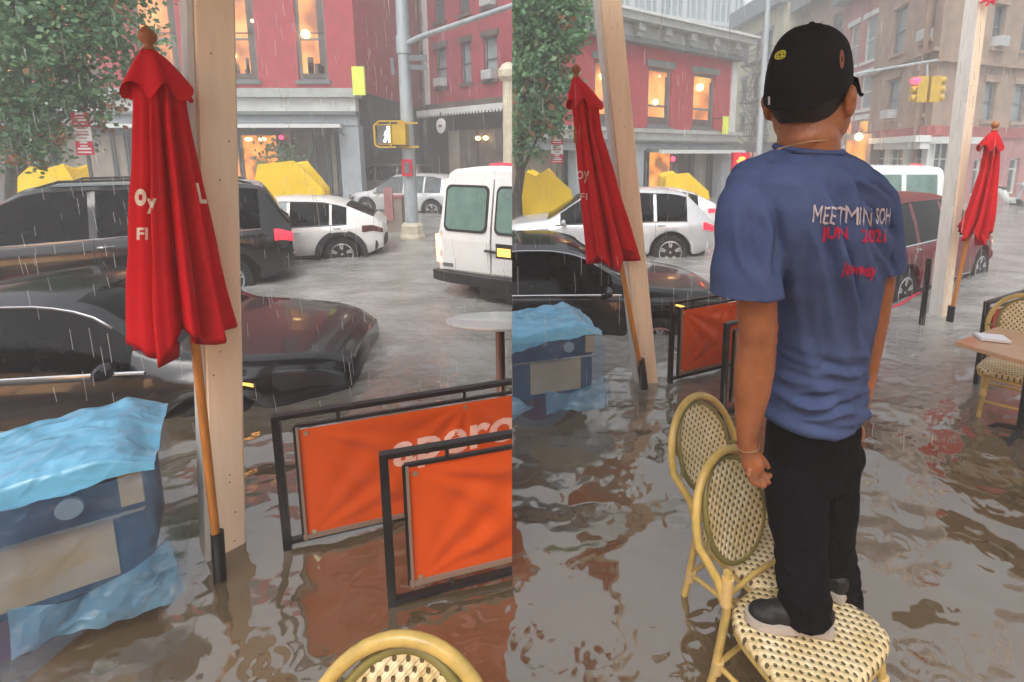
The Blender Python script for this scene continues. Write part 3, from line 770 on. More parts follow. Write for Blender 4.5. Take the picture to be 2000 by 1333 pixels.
# --- RIGHT: glass tower behind
f = Fac(1120, 52, 1438, 60); r = f.root('glass_tower', 'pale modern tower of glass and white mullions rising behind the grey cornice'); u1 = f.L
ztop = f.z(1300, -330)
mb = MB(); mb.box(0, u1, .2, 14, 0, ztop); mb.build('glazing', 'tower_glass', r, smooth=False, world=False)
mb = MB()
for k in range(27): u = u1 * k / 26; w_ = .28 if k % 4 == 0 else .1; mb.box(u - w_, u + w_, -.12 if k % 4 == 0 else 0, .197, 0, ztop)
mb.build('mullions', 'tower_frame', r, smooth=False, world=False)
mb = MB()
for k in range(18): z = 3 + k * 3.3; mb.box(0, u1, .03, .19, z, z + .42)
mb.build('floor_bands', 'tower_frame', r, smooth=False, world=False)

# --- RIGHT: fire escape house beyond the corner
f = Fac(1428, 40, 1520, 33); r = f.root('narrow_house', 'narrow pale house with fire escapes between the corniced house and the capped man'); u1 = f.L
ztop = f.z(1460, 48); zs = f.z(1460, 280)
holes = [(f.u(a), f.u(b), f.z(1460, c), f.z(1460, d)) for a, b in ((1441, 1452), (1464, 1474), (1484, 1495)) for c, d in ((255, 225), (195, 155), (125, 82))]
mb = MB(); wall_holes(mb, 0, u1, zs, ztop, holes, back=9); mb.build('wall', 'cream_wall', r, smooth=False, world=False)
for h in holes: window(r, *h, pane='glass_grey', sill='slate_grey', lintel='slate_grey')
fire_escape(r, f.u(1458), f.u(1500), [f.z(1460, 268), f.z(1460, 205), f.z(1460, 135)])
band(r, 'cornice', 'far_grey', -.2, u1, ztop, ztop + 1.1, .6, 8)
mb = MB(); mb.box(0, u1, -.05, 8.9, 0, zs - .003); mb.build('shop_front', 'shop_dark', r, smooth=False, world=False)
for a, b in ((1445, 1470), (1476, 1505)):
    mb = MB(); mb.box(f.u(a), f.u(b), -.12, -.055, .3, f.z(1460, 298)); mb.build('shop_window', 'room_dim', r, smooth=False, world=False)
f = Fac(1500, 37, 1650, 27); r = f.root('dark_corniced_block', 'grey block with a broad dark cornice rising behind the black cap'); u1 = f.L
ztop = f.z(1580, 20)
cols = [(1512, 1526), (1540, 1555), (1572, 1588), (1606, 1624)]
holes = [(f.u(a), f.u(b), f.z(1580, c), f.z(1580, d)) for a, b in cols for c, d in ((240, 195), (155, 105), (85, 55))]
mb = MB(); wall_holes(mb, 0, u1, 0, ztop, holes, back=9); mb.build('wall', 'stone_tan', r, smooth=False, world=False)
for h in holes: window(r, *h, pane='glass_grey', sill='slate_grey')
band(r, 'cornice', 'far_grey', -.2, u1, ztop, ztop + 1.6, .8, 8)
f = Fac(1628, 28, 1712, 23.5); r = f.root('pink_house', 'faded red house with white window hoods between the cap and the brown corner building'); u1 = f.L
ztop = f.z(1680, -5)
holes = [(f.u(a), f.u(b), f.z(1680, c), f.z(1680, d)) for a, b in ((1640, 1658), (1668, 1690)) for c, d in ((125, 45), (215, 150), (285, 235))]
mb = MB(); wall_holes(mb, 0, u1, 0, ztop, holes, back=9); mb.build('wall', 'pink_wall', r, smooth=False, world=False)
for k, h in enumerate(holes): window(r, *h, pane='glass_pale' if k % 3 != 2 else 'room_amber', frame='window_white', sill='window_white', lintel='window_white')
band(r, 'cornice', 'far_grey', -.2, u1, ztop, ztop + 1.2, .7, 8)

# --- RIGHT: brown corner building with the white shop bay
fl = Fac(1690, 24.5, 1812, 18.6); fr = Fac(1812, 18.6, 2130, 22.5)
r = fl.root('brown_corner_building', 'large brown stone corner building with white glazed shop bay behind the traffic light')
zr, ztop = fl.z(1760, 252), fl.z(1780, -260)
def wing(fx, cols, rows_, pxm, par):
    holes = [(fx.u(a), fx.u(b), fx.z(pxm, c), fx.z(pxm, d)) for a, b in cols for c, d in rows_]
    mb = MB(); wall_holes(mb, 0, fx.L, zr, ztop, holes, back=.4, solid=False); mb.build('wall', 'stone_tan', par, smooth=False, world=False)
    return holes
rl = r
h = wing(fl, ((1722, 1744), (1778, 1797)), ((230, 150), (102, 15), (-30, -110)), 1760, rl)
for k, q in enumerate(h): window(rl, *q, pane=('glass_pale', 'room_dim')[k == 3], frame='slate_grey', sill='stone_tan', lintel='stone_tan', ac=k in (0, 4))
mb = MB(); u1 = fl.L; zb2 = fl.z(1760, 268)
band(rl, 'red_course', 'red_band', 0, u1, zb2, zr - .003, .10, .4)
band(rl, 'string_course', 'stone_tan', 0, u1 + .1, fl.z(1760, 128), fl.z(1760, 122), .22)
def bay(fx, par, cols, pxm, zt):
    u1 = fx.L; z0, z1 = fx.z(pxm, 338), fx.z(pxm, 278)
    holes = [(fx.u(a), fx.u(b), z0, z1) for a, b in cols]
    mb = MB(); wall_holes(mb, 0, u1, 0, zt - .003, holes, dep=.16, back=.5, solid=False); mb.build('shop_bay', 'window_white', par, smooth=False, world=False)
    for q in holes: window(par, *q, pane='glass_grey', frame='window_white', fw=.06, dep=.1, meet=.45, mull=1)
    band(par, 'bay_cornice', 'window_white', -.05, u1 + .12, zt - .25, zt - .01, .5)
    band(par, 'bay_cornice', 'window_white', -.03, u1 + .06, zt - .5, zt - .253, .3)
bay(fl, rl, ((1698, 1728), (1738, 1764), (1772, 1800)), 1760, zb2)
for a in (1752,):
    q = fl.at(a, 296)
f = fr; r2 = fr.root('brown_side_house', 'brown stone side wing with lit windows and pink lower storey right of the leaning post'); rr_ = r2
h = wing(fr, ((1852, 1872), (1908, 1930), (1965, 1990), (2030, 2060)), ((235, 158), (88, 0), (-30, -110)), 1900, r2)
for k, q in enumerate(h): window(r2, *q, pane=('glass_pale', 'glass_grey', 'room_dim')[k % 3], frame='slate_grey', sill='stone_tan', lintel='stone_tan', ac=k in (4,))
band(r2, 'string_course', 'stone_tan', -.05, fr.L, fr.z(1900, 128), fr.z(1900, 122), .22)
ub = fr.u(1888)
zb3 = fr.z(1850, 268)
band(r2, 'red_course', 'red_band', 0, fr.L, zb3, zr - .003, .10, .4)
mb = MB(); h2 = [(fr.u(a), fr.u(b), fr.z(1850, 338), fr.z(1850, 278)) for a, b in ((1826, 1856),)]
wall_holes(mb, 0, ub, 0, zb3 - .003, h2, dep=.16, solid=False); mb.build('shop_bay', 'window_white', r2, smooth=False, world=False)
for q in h2: window(r2, *q, pane='glass_grey', frame='window_white', fw=.06, dep=.1, meet=.45, mull=1)
band(r2, 'bay_cornice', 'window_white', -.05, ub, zb3 - .25, zb3 - .01, .5)
h3 = [(fr.u(a), fr.u(b), .5, fr.z(1950, 310)) for a, b in ((1905, 1922), (1975, 1995))]
mb = MB(); wall_holes(mb, ub, fr.L, 0, zb3 - .003, h3, dep=.2, solid=False); mb.build('lower_storey', 'pink_wall', r2, smooth=False, world=False)
for q in h3: window(r2, *q, pane='glass_grey', frame='window_white', meet=.7)
mb = MB(); mb.quad((0, .6, 0), (fr.L, .6, 0), (fr.L, .6, ztop), (0, .6, ztop)); mb.quad((fr.L, .6, 0), (fr.L, 9, 0), (fr.L, 9, ztop), (fr.L, .6, ztop)); mb.build('core', 'stone_tan', r2, smooth=False, world=False)
mb = MB(); mb.box(-.02, fl.L - .5, .42, .5, 0, ztop - .01); mb.build('core', 'stone_tan', r, smooth=False, world=False)
# hanging roof edge far right
# orange lit shop front left of the bay
f = Fac(1650, 24, 1700, 22.8); r = f.root('lit_shop_kiosk', 'small orange lit shop front beside the capped man\'s neck')
mb = MB(); mb.box(0, f.L, 0, 2, 0, f.z(1680, 262)); mb.build('wall', 'stone_tan', r, smooth=False, world=False)
mb = MB(); mb.box(f.u(1655), f.u(1690), -.08, -.003, .4, f.z(1680, 275)); mb.build('shop_window', 'room_amber', r, smooth=False, world=False)
mb = MB(); mb.ell((f.u(1685), -.35, f.z(1680, 268)), .17, 10, 8); mb.build('shop_lamp', 'warm_lamp', r, world=False)
# ------------------------------------------------------------------ vehicles (x forward, wheels on z=0, origin under the middle)
def spec(kind):
    if kind == 'sedan':
        return dict(L=4.35, w=.91, zb=.24, wh=(.85, 3.45), r=.335, arch=.40,
            sh=[(0, .80), (.12, .92), (1.0, .95), (2.9, .93), (3.6, .91), (4.05, .86), (4.25, .79), (4.35, .69)],
            top=[(0, .84), (.12, .98), (.45, 1.04), (.62, 1.06), (1.35, 1.38), (1.9, 1.45), (2.3, 1.44), (2.6, 1.37), (3.12, 1.02), (3.6, .96), (4.0, .92), (4.22, .87), (4.35, .77)],
            ws=(2.45, 3.12), rg=(.62, 1.45), win=[(.95, 1.62), (1.68, 2.92)], tum=.36)
    if kind == 'suv':
        return dict(L=5.1, w=.99, zb=.36, wh=(.95, 4.05), r=.39, arch=.47,
            sh=[(0, 1.02), (.1, 1.14), (2.0, 1.16), (3.6, 1.12), (4.6, 1.04), (5.1, .86)],
            top=[(0, 1.2), (.06, 1.30), (.32, 1.78), (.5, 1.84), (1.3, 1.88), (2.8, 1.87), (3.1, 1.80), (3.85, 1.22), (4.5, 1.14), (5.0, 1.0), (5.1, .9)],
            ws=(3.05, 3.85), rg=(.06, .34), win=[(.42, 1.25), (1.36, 2.32), (2.40, 3.62)], tum=.26)
    if kind == 'crossover':
        return dict(L=4.5, w=.92, zb=.32, wh=(.85, 3.65), r=.36, arch=.43,
            sh=[(0, .88), (.12, 1.02), (1.0, 1.0), (3.0, .94), (4.0, .88), (4.5, .68)],
            top=[(0, .94), (.10, 1.10), (.75, 1.42), (1.2, 1.54), (2.0, 1.58), (2.6, 1.53), (3.3, 1.04), (4.0, .95), (4.4, .80), (4.5, .72)],
            ws=(2.65, 3.35), rg=(.18, .75), win=[(.72, 1.02), (1.07, 1.85), (1.91, 3.05)], tum=.30)
    if kind == 'wagon':
        return dict(L=4.8, w=.94, zb=.32, wh=(.95, 3.75), r=.38, arch=.45,
            sh=[(0, .92), (.12, 1.05), (1.2, 1.04), (3.2, .98), (4.3, .90), (4.8, .70)],
            top=[(0, 1.0), (.12, 1.16), (.55, 1.60), (.9, 1.68), (1.8, 1.71), (2.7, 1.66), (3.55, 1.08), (4.3, .98), (4.7, .82), (4.8, .74)],
            ws=(2.75, 3.6), rg=(.16, .55), win=[(.60, 1.25), (1.32, 2.10), (2.17, 3.32)], tum=.27)
def wheel(root, x, y, r, s, rimm='alloy', spokes=5):
    mb = MB(); mb.lathe((0, 0, 0), [(r * .62, -.10), (r * .93, -.115), (r, -.07), (r, .07), (r * .93, .115), (r * .62, .10)], 36, 'y')
    M = Matrix.Translation((x, y, r))
    mb.v = [tuple(M @ V(p)) for p in mb.v]; w = mb.build('wheel', 'rubber', root, world=False)
    mb = MB(); o = .105 * s
    mb.lathe((x, y, r), [(r * .66, o * .2), (r * .66, o), (r * .60, o * 1.06), (r * .58, o * .5)], 36, 'y')
    for k in range(spokes):
        for dd in (-.13, .13):
            a = 2 * math.pi * k / spokes + .3; b = a + dd
            mb.bar((x + math.cos(a) * r * .1, y + o * .8, r + math.sin(a) * r * .1), (x + math.cos(b) * r * .60, y + o * .95, r + math.sin(b) * r * .60), .035, .02, up=(0, 1, 0))
    mb.ell((x, y + o * .8, r), (r * .13, .02, r * .13), 14, 6)
    mb.build('rim', rimm, w, world=False)
    mb = MB(); mb.lathe((x, y, r), [(r * .57, o * .3), (r * .57, o * .35)], 30, 'y'); mb.build('brake_disc', 'plastic_black', w, world=False)
def car(name, label, cat, kind, paint, glass='glass_dark', trim='chrome', clad=False, rails=False, wind=None, tail='tail_red', lit=True, group=None, roofm=None, marker=False):
    c = spec(kind); L_ = c['L']; root = empty(name, (0, 0, 0), 0, label, cat, group)
    wid = [(0, .80), (.05, .87), (.2, .95), (.6, .99), (1.4, 1), (L_ - 1.2, .99), (L_ - .5, .94), (L_ - .15, .84), (L_, .70)]
    def wfun(x):
        t = max(0, (x - (L_ - 1.1)) / 1.1); q = max(0, (.8 - x) / .8)
        return (1 - .34 * t ** 2.6) * (1 - .20 * q ** 2.4)
    def zb(x):
        z = c['zb'] + .10 * sm(L_ - .5, L_, x) + .12 * (1 - sm(0, .4, x))
        for xw in c['wh']:
            d = abs(x - xw)
            if d < c['arch']: z = max(z, c['r'] + math.sqrt(max(0, c['arch'] ** 2 - d * d)))
        return z
    def row(x, r, s=1):
        w = c['w'] * wfun(x); b = zb(x); h = sprof(c['sh'], x); T = max(sprof(c['top'], x, .07), h + .01)
        e = T - h; tu = c['tum']; fl = .02 * max(0, 1 - min(abs(x - q) for q in c['wh']) / .55)
        pts = [(.90 * w, b), (.975 * w + fl, b + .06 * (h - b)), (1.0 * w + fl, b + .35 * (h - b)), (.995 * w + fl * .7, b + .66 * (h - b)),
               (.978 * w, h - .05), (.945 * w, h), (.935 * w - e * tu * .42, h + e * .46), (.92 * w - e * tu * .95, h + e * .90),
               (.86 * w - e * tu * 1.05 - .05, T - .012 * sm(.1, .5, e)), (.45 * w, T + .022), (0, T + .03)]
        i = min(int(r), len(pts) - 2); t = r - i
        y, z = lerp(pts[i][0], pts[i + 1][0], t), lerp(pts[i][1], pts[i + 1][1], t)
        return V((x - L_ / 2, y * s, z))
    xs = set([0, .02, .05, .1, L_ - .1, L_ - .04, L_]); x = 0
    while x < L_: xs.add(round(x, 3)); x += .075
    for xw in c['wh']:
        for k in range(-9, 10): xs.add(round(xw + c['arch'] * math.sin(k / 9 * math.pi / 2), 4))
    for a, b in list(c['win']) + [c['ws'], c['rg']]: xs |= {a, b}
    xs = sorted(xs)
    parts = {}
    def kindof(x, r, s):
        if 5 <= r < 7:
            for k, (a, b) in enumerate(c['win']):
                if a <= x <= b and sprof(c['top'], x, .07) - sprof(c['sh'], x) > .07: return ('window', k, s)
        if r >= 8:
            if c['ws'][0] <= x <= c['ws'][1]: return ('windshield', 0, 0)
            if c['rg'][0] <= x <= c['rg'][1]: return ('rear_window', 0, 0)
            if roofm and c['rg'][1] < x < c['ws'][0]: return ('roof', 0, 0)
        return ('body', 0, 0)
    for s in (1, -1):
        for a, b in zip(xs, xs[1:]):
            for r in range(10):
                k = kindof((a + b) / 2, r, s); mb = parts.setdefault(k, MB())
                mb.quad(row(a, r, s), row(b, r, s), row(b, r + 1, s), row(a, r + 1, s))
    for x in (0, L_):
        ring = [row(x, r, 1) for r in range(11)] + [row(x, r, -1) for r in range(9, -1, -1)]
        b = len(parts[('body', 0, 0)].v); parts[('body', 0, 0)].v += [tuple(p) for p in ring]; parts[('body', 0, 0)].f.append(list(range(b, b + len(ring))))
    for k, mb in parts.items():
        m = {'body': paint, 'window': glass, 'windshield': glass, 'rear_window': glass, 'roof': roofm}[k[0]]
        if k[0] == 'window' and wind and k[1] in wind: m = wind[k[1]]
        o = mb.build(k[0], m, root, world=False, fix=False)
        bm = bmesh.new(); bm.from_mesh(o.data); bmesh.ops.remove_doubles(bm, verts=bm.verts, dist=.0008); bmesh.ops.recalc_face_normals(bm, faces=bm.faces); bm.to_mesh(o.data); bm.free()
        o.data.polygons.foreach_set('use_smooth', [True] * len(o.data.polygons)); o.data.set_sharp_from_angle(angle=R(62))
    # dark underside and wheel wells
    mb = MB(); mb.box(-L_ / 2 + .15, L_ / 2 - .15, -c['w'] * .74, c['w'] * .74, c['zb'] - .02, c['r'] * 2 + .12); mb.build('underbody', 'plastic_black', root, smooth=False, world=False)
    for i, xw in enumerate(c['wh']):
        for s in (1, -1): wheel(root, xw - L_ / 2, s * c['w'] * .86, c['r'], s)
    def strip(nm, m, x0, x1, r, t=.012, s=1, off=.012, n=14):
        mb = MB(); mb.tube([row(lerp(x0, x1, k / n), r, s) + V((0, s * off * .3, 0)) for k in range(n + 1)], t, 6); return mb.build(nm, m, root, world=False)
    def patch(nm, m, x0, x1, ra, rb, s=1, off=.012, par=None, n=8):
        mb = MB()
        def fn(i, j):
            p = row(lerp(x0, x1, i), lerp(ra, rb, j), s); e = 1e-3
            return p + V((0, s * off, 0)) + V(((-off if x0 < 1 else off) if (x0 < .6 or x1 > L_ - .6) else 0, 0, 0))
        mb.grid(fn, n, 4); b = len(mb.v)
        return mb.build(nm, m, par or root, world=False)
    a0 = c['win'][0][0]; b0 = c['win'][-1][1]
    for s in (1, -1):
        strip('belt_trim', trim, a0, b0 + .1, 5, .013, s)
        strip('window_trim', trim if kind == 'sedan' else 'plastic_black', a0, b0 - .15, 7.05, .010, s)
        strip('sill_trim', trim if kind in ('sedan', 'suv') else 'plastic_black', c['wh'][0] + c['arch'] + .05, c['wh'][1] - c['arch'] - .05, .9, .012, s)
        for a, b in zip(c['win'], c['win'][1:]):      # door seam lines
            xm = (a[1] + b[0]) / 2; mb = MB(); mb.tube([row(xm, .4 + k * .46, s) + V((0, s * .0006, 0)) for k in range(10)], .0045, 4); mb.build('door_seam', 'plastic_black', root, world=False)
            xh = xm - .22; q = row(xh, 3.75, s)
            mb = MB(); mb.tube([row(xh + k * .045, 3.72, s) + V((0, s * (.03 if 0 < k < 4 else .0), 0)) for k in range(5)], .014, 6); mb.build('door_handle', paint if kind != 'suv' else trim, root, world=False)
        xm = b0 - .12; q = row(xm, 5.0, s)
        mb = MB(); mb.ell(q + V((.05, s * .13, .07)), (.05, .10, .06), 12, 8); mb.bar(q, q + V((.03, s * .1, .04)), .03)
        mb.build('wing_mirror', paint, root, world=False)
        patch('tail_lamp', tail, .0, .26 if kind != 'crossover' else .42, 3.3, 4.7 if kind != 'crossover' else 4.2, s)
        patch('head_lamp', 'head_lamp', L_ - .52, L_ - .06, 3.2, 4.5, s)
        if marker: patch('side_marker', 'lamp_amber', L_ - .80, L_ - .62, 2.6, 2.9, s)
        if clad:
            for xw in c['wh']:
                mb = MB(); pts = []
                for k in range(17):
                    t = math.pi * (k / 16) ; pts.append(V((xw - L_ / 2 + math.cos(t) * c['arch'], s * c['w'] * .985, c['r'] + math.sin(t) * c['arch'])))
                def fn(i, j): 
                    t = math.pi * (i * 1.16 - .08); rad = c['arch'] + .11 * j; 
                    return V((xw - L_ / 2 + math.cos(t) * rad, s * (c['w'] * 1.02 + .006 - .015 * j), c['r'] + math.sin(t) * rad))
                mb.grid(fn, 20, 2); mb.build('arch_cladding', 'plastic_black', root, world=False)
            strip('sill_cladding', 'plastic_black', c['wh'][0] + c['arch'], c['wh'][1] - c['arch'], .35, .05, s)
        if rails:
            mb = MB(); mb.tube([row(lerp(c['rg'][1] + .15, c['ws'][0] - .1, k / 10), 8.2, s) + V((0, 0, .055 if 0 < k < 10 else .0)) for k in range(11)], .018, 6); mb.build('roof_rail', 'plastic_black' if kind == 'suv' else 'alloy', root, world=False)
    # bumpers and plate
    mb = MB(); h = sprof(c['sh'], .1)
    mb.tube([V((-L_ / 2 + .02 + .16 * abs(k / 6) ** 3, k / 6 * c['w'] * .86, c['zb'] + .22)) for k in range(-6, 7)], [(.07, .13)] * 13, 10, hint=(1, 0, 0)); mb.build('rear_bumper', 'plastic_black' if clad or kind == 'suv' else paint, root, world=False)
    if kind == 'suv':
        mb = MB(); mb.tube([V((-L_ / 2 - .055 + .16 * abs(k / 6) ** 3, k / 6 * c['w'] * .90, c['zb'] + .30)) for k in range(-6, 7)], .012, 6); mb.build('bumper_trim', 'chrome', root, world=False)
    mb = MB(); mb.tube([V((L_ / 2 - .02 - .24 * abs(k / 6) ** 2.4, k / 6 * c['w'] * .84, c['zb'] + .22)) for k in range(-6, 7)], [(.07, .11)] * 13, 10, hint=(1, 0, 0)); mb.build('front_bumper', paint, root, world=False)
    mb = MB(); mb.box(-L_ / 2 - .035, -L_ / 2 - .02, -.16, .16, h - .26, h - .16); mb.build('number_plate', 'sign_white', root, smooth=False, world=False)
    return root
def place(o, x, y, rz, s=1, z=ROAD): o.location = (x, y, z); o.rotation_euler = (0, 0, R(rz)); o.scale = (s, s, s); return o

def van(label, glass='glass_green', group=None):
    L_, w, zt = 5.4, 1.0, 2.08; root = empty('passenger_van', (0, 0, 0), 0, label, 'van', group)
    tp = [(0, 1.98), (.12, 2.06), (3.6, 2.08), (3.95, 2.0), (4.7, 1.25), (5.3, 1.02), (5.4, .8)]
    wd = [(0, .93), (.06, .985), (.3, 1), (4.5, .99), (5.2, .9), (5.4, .78)]
    wh = (1.15, 4.55); ar = .44; rw = .37
    def row(x, r, s=1):
        W_ = w * prof(wd, x); T = sprof(tp, x, .05); b = .42
        for xw in wh:
            d = abs(x - xw)
            if d < ar: b = max(b, rw + math.sqrt(ar * ar - d * d))
        lean = .075 * sm(1.05, T, 2.0)
        bt = min(1.12, T - .06)
        k = sm(1.05, 2.0, T)
        pts = [(.95 * W_, b), (1.0 * W_, b + .12 * (bt - b)), (1.0 * W_, b + .6 * (bt - b)), (.99 * W_, bt), (.975 * W_, lerp(bt + .02, 1.20, k)), (.955 * W_ - .01 * k, lerp(T - .03, 1.55, k)),
               (.93 * W_ - .035 * k, lerp(T - .02, 1.86, k)), (.88 * W_ - .045 * k, lerp(T - .01, 2.0, k)), (.78 * W_, T - .005), (.4 * W_, T + .035), (0, T + .05)]
        i = min(int(r), 9); t = r - i
        dx = 0
        y, z = lerp(pts[i][0], pts[i + 1][0], t), lerp(pts[i][1], pts[i + 1][1], t)
        if x < .35: dx = max(0, z - 1.15) * .17 * (1 - x / .35)
        return V((x - L_ / 2 + dx, y * s, z))
    wins = [(.35, 1.25), (1.38, 2.35), (2.48, 3.1), (3.22, 4.2)]
    xs = {0, .02, .06, .12, .2, .3, L_, L_ - .05}; x = 0
    while x < L_: xs.add(round(x, 3)); x += .1
    for xw in wh:
        for k in range(-8, 9): xs.add(round(xw + ar * math.sin(k / 8 * math.pi / 2), 4))
    for a, b in wins: xs |= {a, b}
    xs = sorted(xs | {3.95, 4.75}); parts = {}
    for s in (1, -1):
        for a, b in zip(xs, xs[1:]):
            m = (a + b) / 2
            for r in range(10):
                k = 'body'
                if 4 <= r < 6 and m < 4.25:
                    for i, (p, q) in enumerate(wins):
                        if p < m < q: k = ('window', i, s)
                if r >= 8 and 3.95 < m < 4.75: k = 'windshield'
                mb = parts.setdefault(k, MB()); mb.quad(row(a, r, s), row(b, r, s), row(b, r + 1, s), row(a, r + 1, s))
    for k, mb in parts.items():
        o = mb.build(k if isinstance(k, str) else 'window', {'body': 'van_white', 'windshield': 'glass_dark'}.get(k, glass), root, world=False, fix=False)
        bm = bmesh.new(); bm.from_mesh(o.data); bmesh.ops.remove_doubles(bm, verts=bm.verts, dist=.0008); bmesh.ops.recalc_face_normals(bm, faces=bm.faces); bm.to_mesh(o.data); bm.free()
        o.data.polygons.foreach_set('use_smooth', [True] * len(o.data.polygons)); o.data.set_sharp_from_angle(angle=R(50))
    # rear face with two doors
    def R_(y, z, o=0):
        return V((-L_ / 2 - o + max(0, z - 1.15) * .17, y, z))
    def slab(mb, y0, y1, z0, z1, o0, o1, n=6):
        for j in range(n):
            a, b = lerp(z0, z1, j / n), lerp(z0, z1, (j + 1) / n)
            mb.quad(R_(y0, a, o1), R_(y1, a, o1), R_(y1, b, o1), R_(y0, b, o1))
            mb.quad(R_(y0, a, o0), R_(y0, a, o1), R_(y0, b, o1), R_(y0, b, o0)); mb.quad(R_(y1, a, o1), R_(y1, a, o0), R_(y1, b, o0), R_(y1, b, o1))
        mb.quad(R_(y0, z1, o1), R_(y1, z1, o1), R_(y1, z1, o0), R_(y0, z1, o0)); mb.quad(R_(y0, z0, o1), R_(y0, z0, o0), R_(y1, z0, o0), R_(y1, z0, o1))
    mb = MB(); ring = [row(0, r, 1) for r in range(11)] + [row(0, r, -1) for r in range(9, -1, -1)]; mb.v = [tuple(p) for p in ring]; mb.f = [list(range(len(ring)))]
    mb.build('tailgate_frame', 'van_white', root, smooth=False, world=False)
    def rr_win(mb, y0, y1, z0, z1, o, rad=.07, n=5):
        c = [(y1 - rad, z1 - rad, 0), (y0 + rad, z1 - rad, 90), (y0 + rad, z0 + rad, 180), (y1 - rad, z0 + rad, 270)]; pts = []
        for cy, cz, a in c:
            for k in range(n + 1): t = R(a + 90 * k / n); pts.append(R_(cy + rad * math.cos(t), cz + rad * math.sin(t), o))
        mb.poly(pts, (.012, 0, 0))
    for s in (1, -1):
        y0, y1 = (.015, .86) if s > 0 else (-.86, -.015)
        mb = MB(); slab(mb, y0, y1, .62, 1.93, 0, .022); d = mb.build('rear_door', 'van_white', root, smooth=False, world=False)
        mb = MB(); rr_win(mb, y0 + .05, y1 - .04, 1.18, 1.84, .030, .09); mb.build('window_seal', 'plastic_black', d, smooth=False, world=False)
        mb = MB(); rr_win(mb, y0 + .085, y1 - .075, 1.215, 1.805, .036, .08); mb.build('window_pane', glass, d, smooth=False, world=False)
        for z in (.8, 1.1):
            mb = MB(); mb.tube([R_(s * .885, z, .02), R_(s * .885, z + .09, .02)], .016, 8); mb.build('hinge', 'van_white', d, world=False)
        mb = MB(); mb.poly([(-L_ / 2 - .03, s * .885, .70), (-L_ / 2 - .03, s * .955, .72), (-L_ / 2 - .03, s * .965, 1.12), (-L_ / 2 - .03, s * .90, 1.12)], (.14, 0, 0)); mb.build('tail_lamp', 'tail_hot', root, smooth=False, world=False)
    mb = MB(); mb.box(-L_ / 2 - .030, -L_ / 2 - .021, -.44, -.09, .86, 1.06); pl = mb.build('plate_recess', 'plastic_black', root, smooth=False, world=False)
    mb = MB(); mb.box(-L_ / 2 - .040, -L_ / 2 - .031, -.33, -.12, .89, 1.0); mb.build('number_plate', 'lamp_amber', pl, smooth=False, world=False)
    mb = MB(); mb.bar((-L_ / 2 - .05, -.12, .94), (-L_ / 2 - .05, .08, .95), .03); mb.build('door_latch', 'plastic_black', root, world=False)
    mb = MB(); mb.box(-L_ / 2 - .032, -L_ / 2 - .023, .66, .84, .66, .71); mb.build('badge', 'galv_dark', root, smooth=False, world=False)
    mb = MB()
    for k in range(5): mb.box(-L_ / 2 - .032, -L_ / 2 - .023, -.52 - k * .035, -.50 - k * .035, .72, .77)
    mb.build('badge', 'galv_dark', root, smooth=False, world=False)
    mb = MB(); mb.tube([V((-L_ / 2 - .10 + .10 * abs(k / 6) ** 4, k / 6 * .98, .53)) for k in range(-6, 7)], [(.10, .10)] * 13, 4, hint=(1, 0, 1)); mb.build('rear_bumper', 'plastic_black', root, smooth=False, world=False)
    mb = MB(); mb.box(-L_ / 2 - .14, -L_ / 2 + .1, -.50, .10, .33, .46); mb.build('step', 'plastic_black', root, smooth=False, world=False)
    mb = MB(); mb.ell((-L_ / 2 + .35, -.02, 2.115), (.07, .28, .035), 14, 8); mb.build('brake_lamp', 'tail_red', root, world=False)
    mb = MB(); mb.box(-L_ / 2 + .2, L_ / 2 - .2, -.8, .8, .40, .9); mb.build('underbody', 'plastic_black', root, smooth=False, world=False)
    for xw in wh:
        for s in (1, -1): wheel(root, xw - L_ / 2, s * .90, rw, s, 'galv', 8)
    for s in (1, -1):
        mb = MB(); q = row(4.15, 4.5, s); mb.box(q.x - .04, q.x + .07, q.y + (.05 if s > 0 else -.28), q.y + (.28 if s > 0 else -.05), q.z - .02, q.z + .28); mb.bar(q, q + V((0, s * .1, .05)), .04); mb.build('wing_mirror', 'plastic_black', root, smooth=False, world=False)
        mb = MB(); mb.box(2.45, 2.62, s * .62 - .12, s * .62 + .12, .72, .92); mb.build('head_lamp', 'head_lamp', root, smooth=False, world=False)
    return root

# --- LEFT
sed = car('sedan', 'black sedan nearest the blue plastic covered cart on the left, raindrops on its dark windows', 'car', 'sedan', 'car_black', trim='chrome', marker=True)
suv = car('suv', 'large black suv with chrome strips and glowing red tail lamp behind the big red umbrella', 'car', 'suv', 'suv_black', rails=True, tail='tail_red', roofm='glass_pale')  # roof panel coloured paler to stand for sky reflected in the black roof
xo = car('crossover', 'white crossover with black wheel arch trim and a rear wheel half under water', 'car', 'crossover', 'car_white', clad=True, wind={2: 'glass_pale'}, tail='dark_red')
fw = car('suv', 'pale silver suv passing behind the traffic signal pole, orange tail lamp lit', 'car', 'wagon', 'car_silver', glass='glass_grey', tail='tail_hot')
dk = car('suv', 'dark brown suv farthest away, partly behind the pale silver one', 'car', 'suv', 'car_brown', trim='plastic_black')
S_ = .81
place(sed, P(700, 700, 4.35).x - 4.35 / 2 * .97, 4.1, 10, 1.0, -.58)
place(suv, P(552, 440, 7.6).x - 5.1 / 2 * .86, 6.85, 211, .93)
place(xo, P(748, 470, 9.9).x - 4.5 / 2 * .80, 9.5, 195, .84)
place(fw, P(800, 370, 17).x, 17.0, 165, .86)
place(dk, P(745, 360, 21).x - .2, 21.5, 172, .9)
vn = van('white passenger van seen from behind with two dark tinted rear windows beside the round table')
VA = 63
place(vn, 0, 0, VA, .93)
a = R(VA); rl_ = Matrix.Rotation(a, 3, 'Z') @ V((-2.7 * .93, .98 * .93, 0))
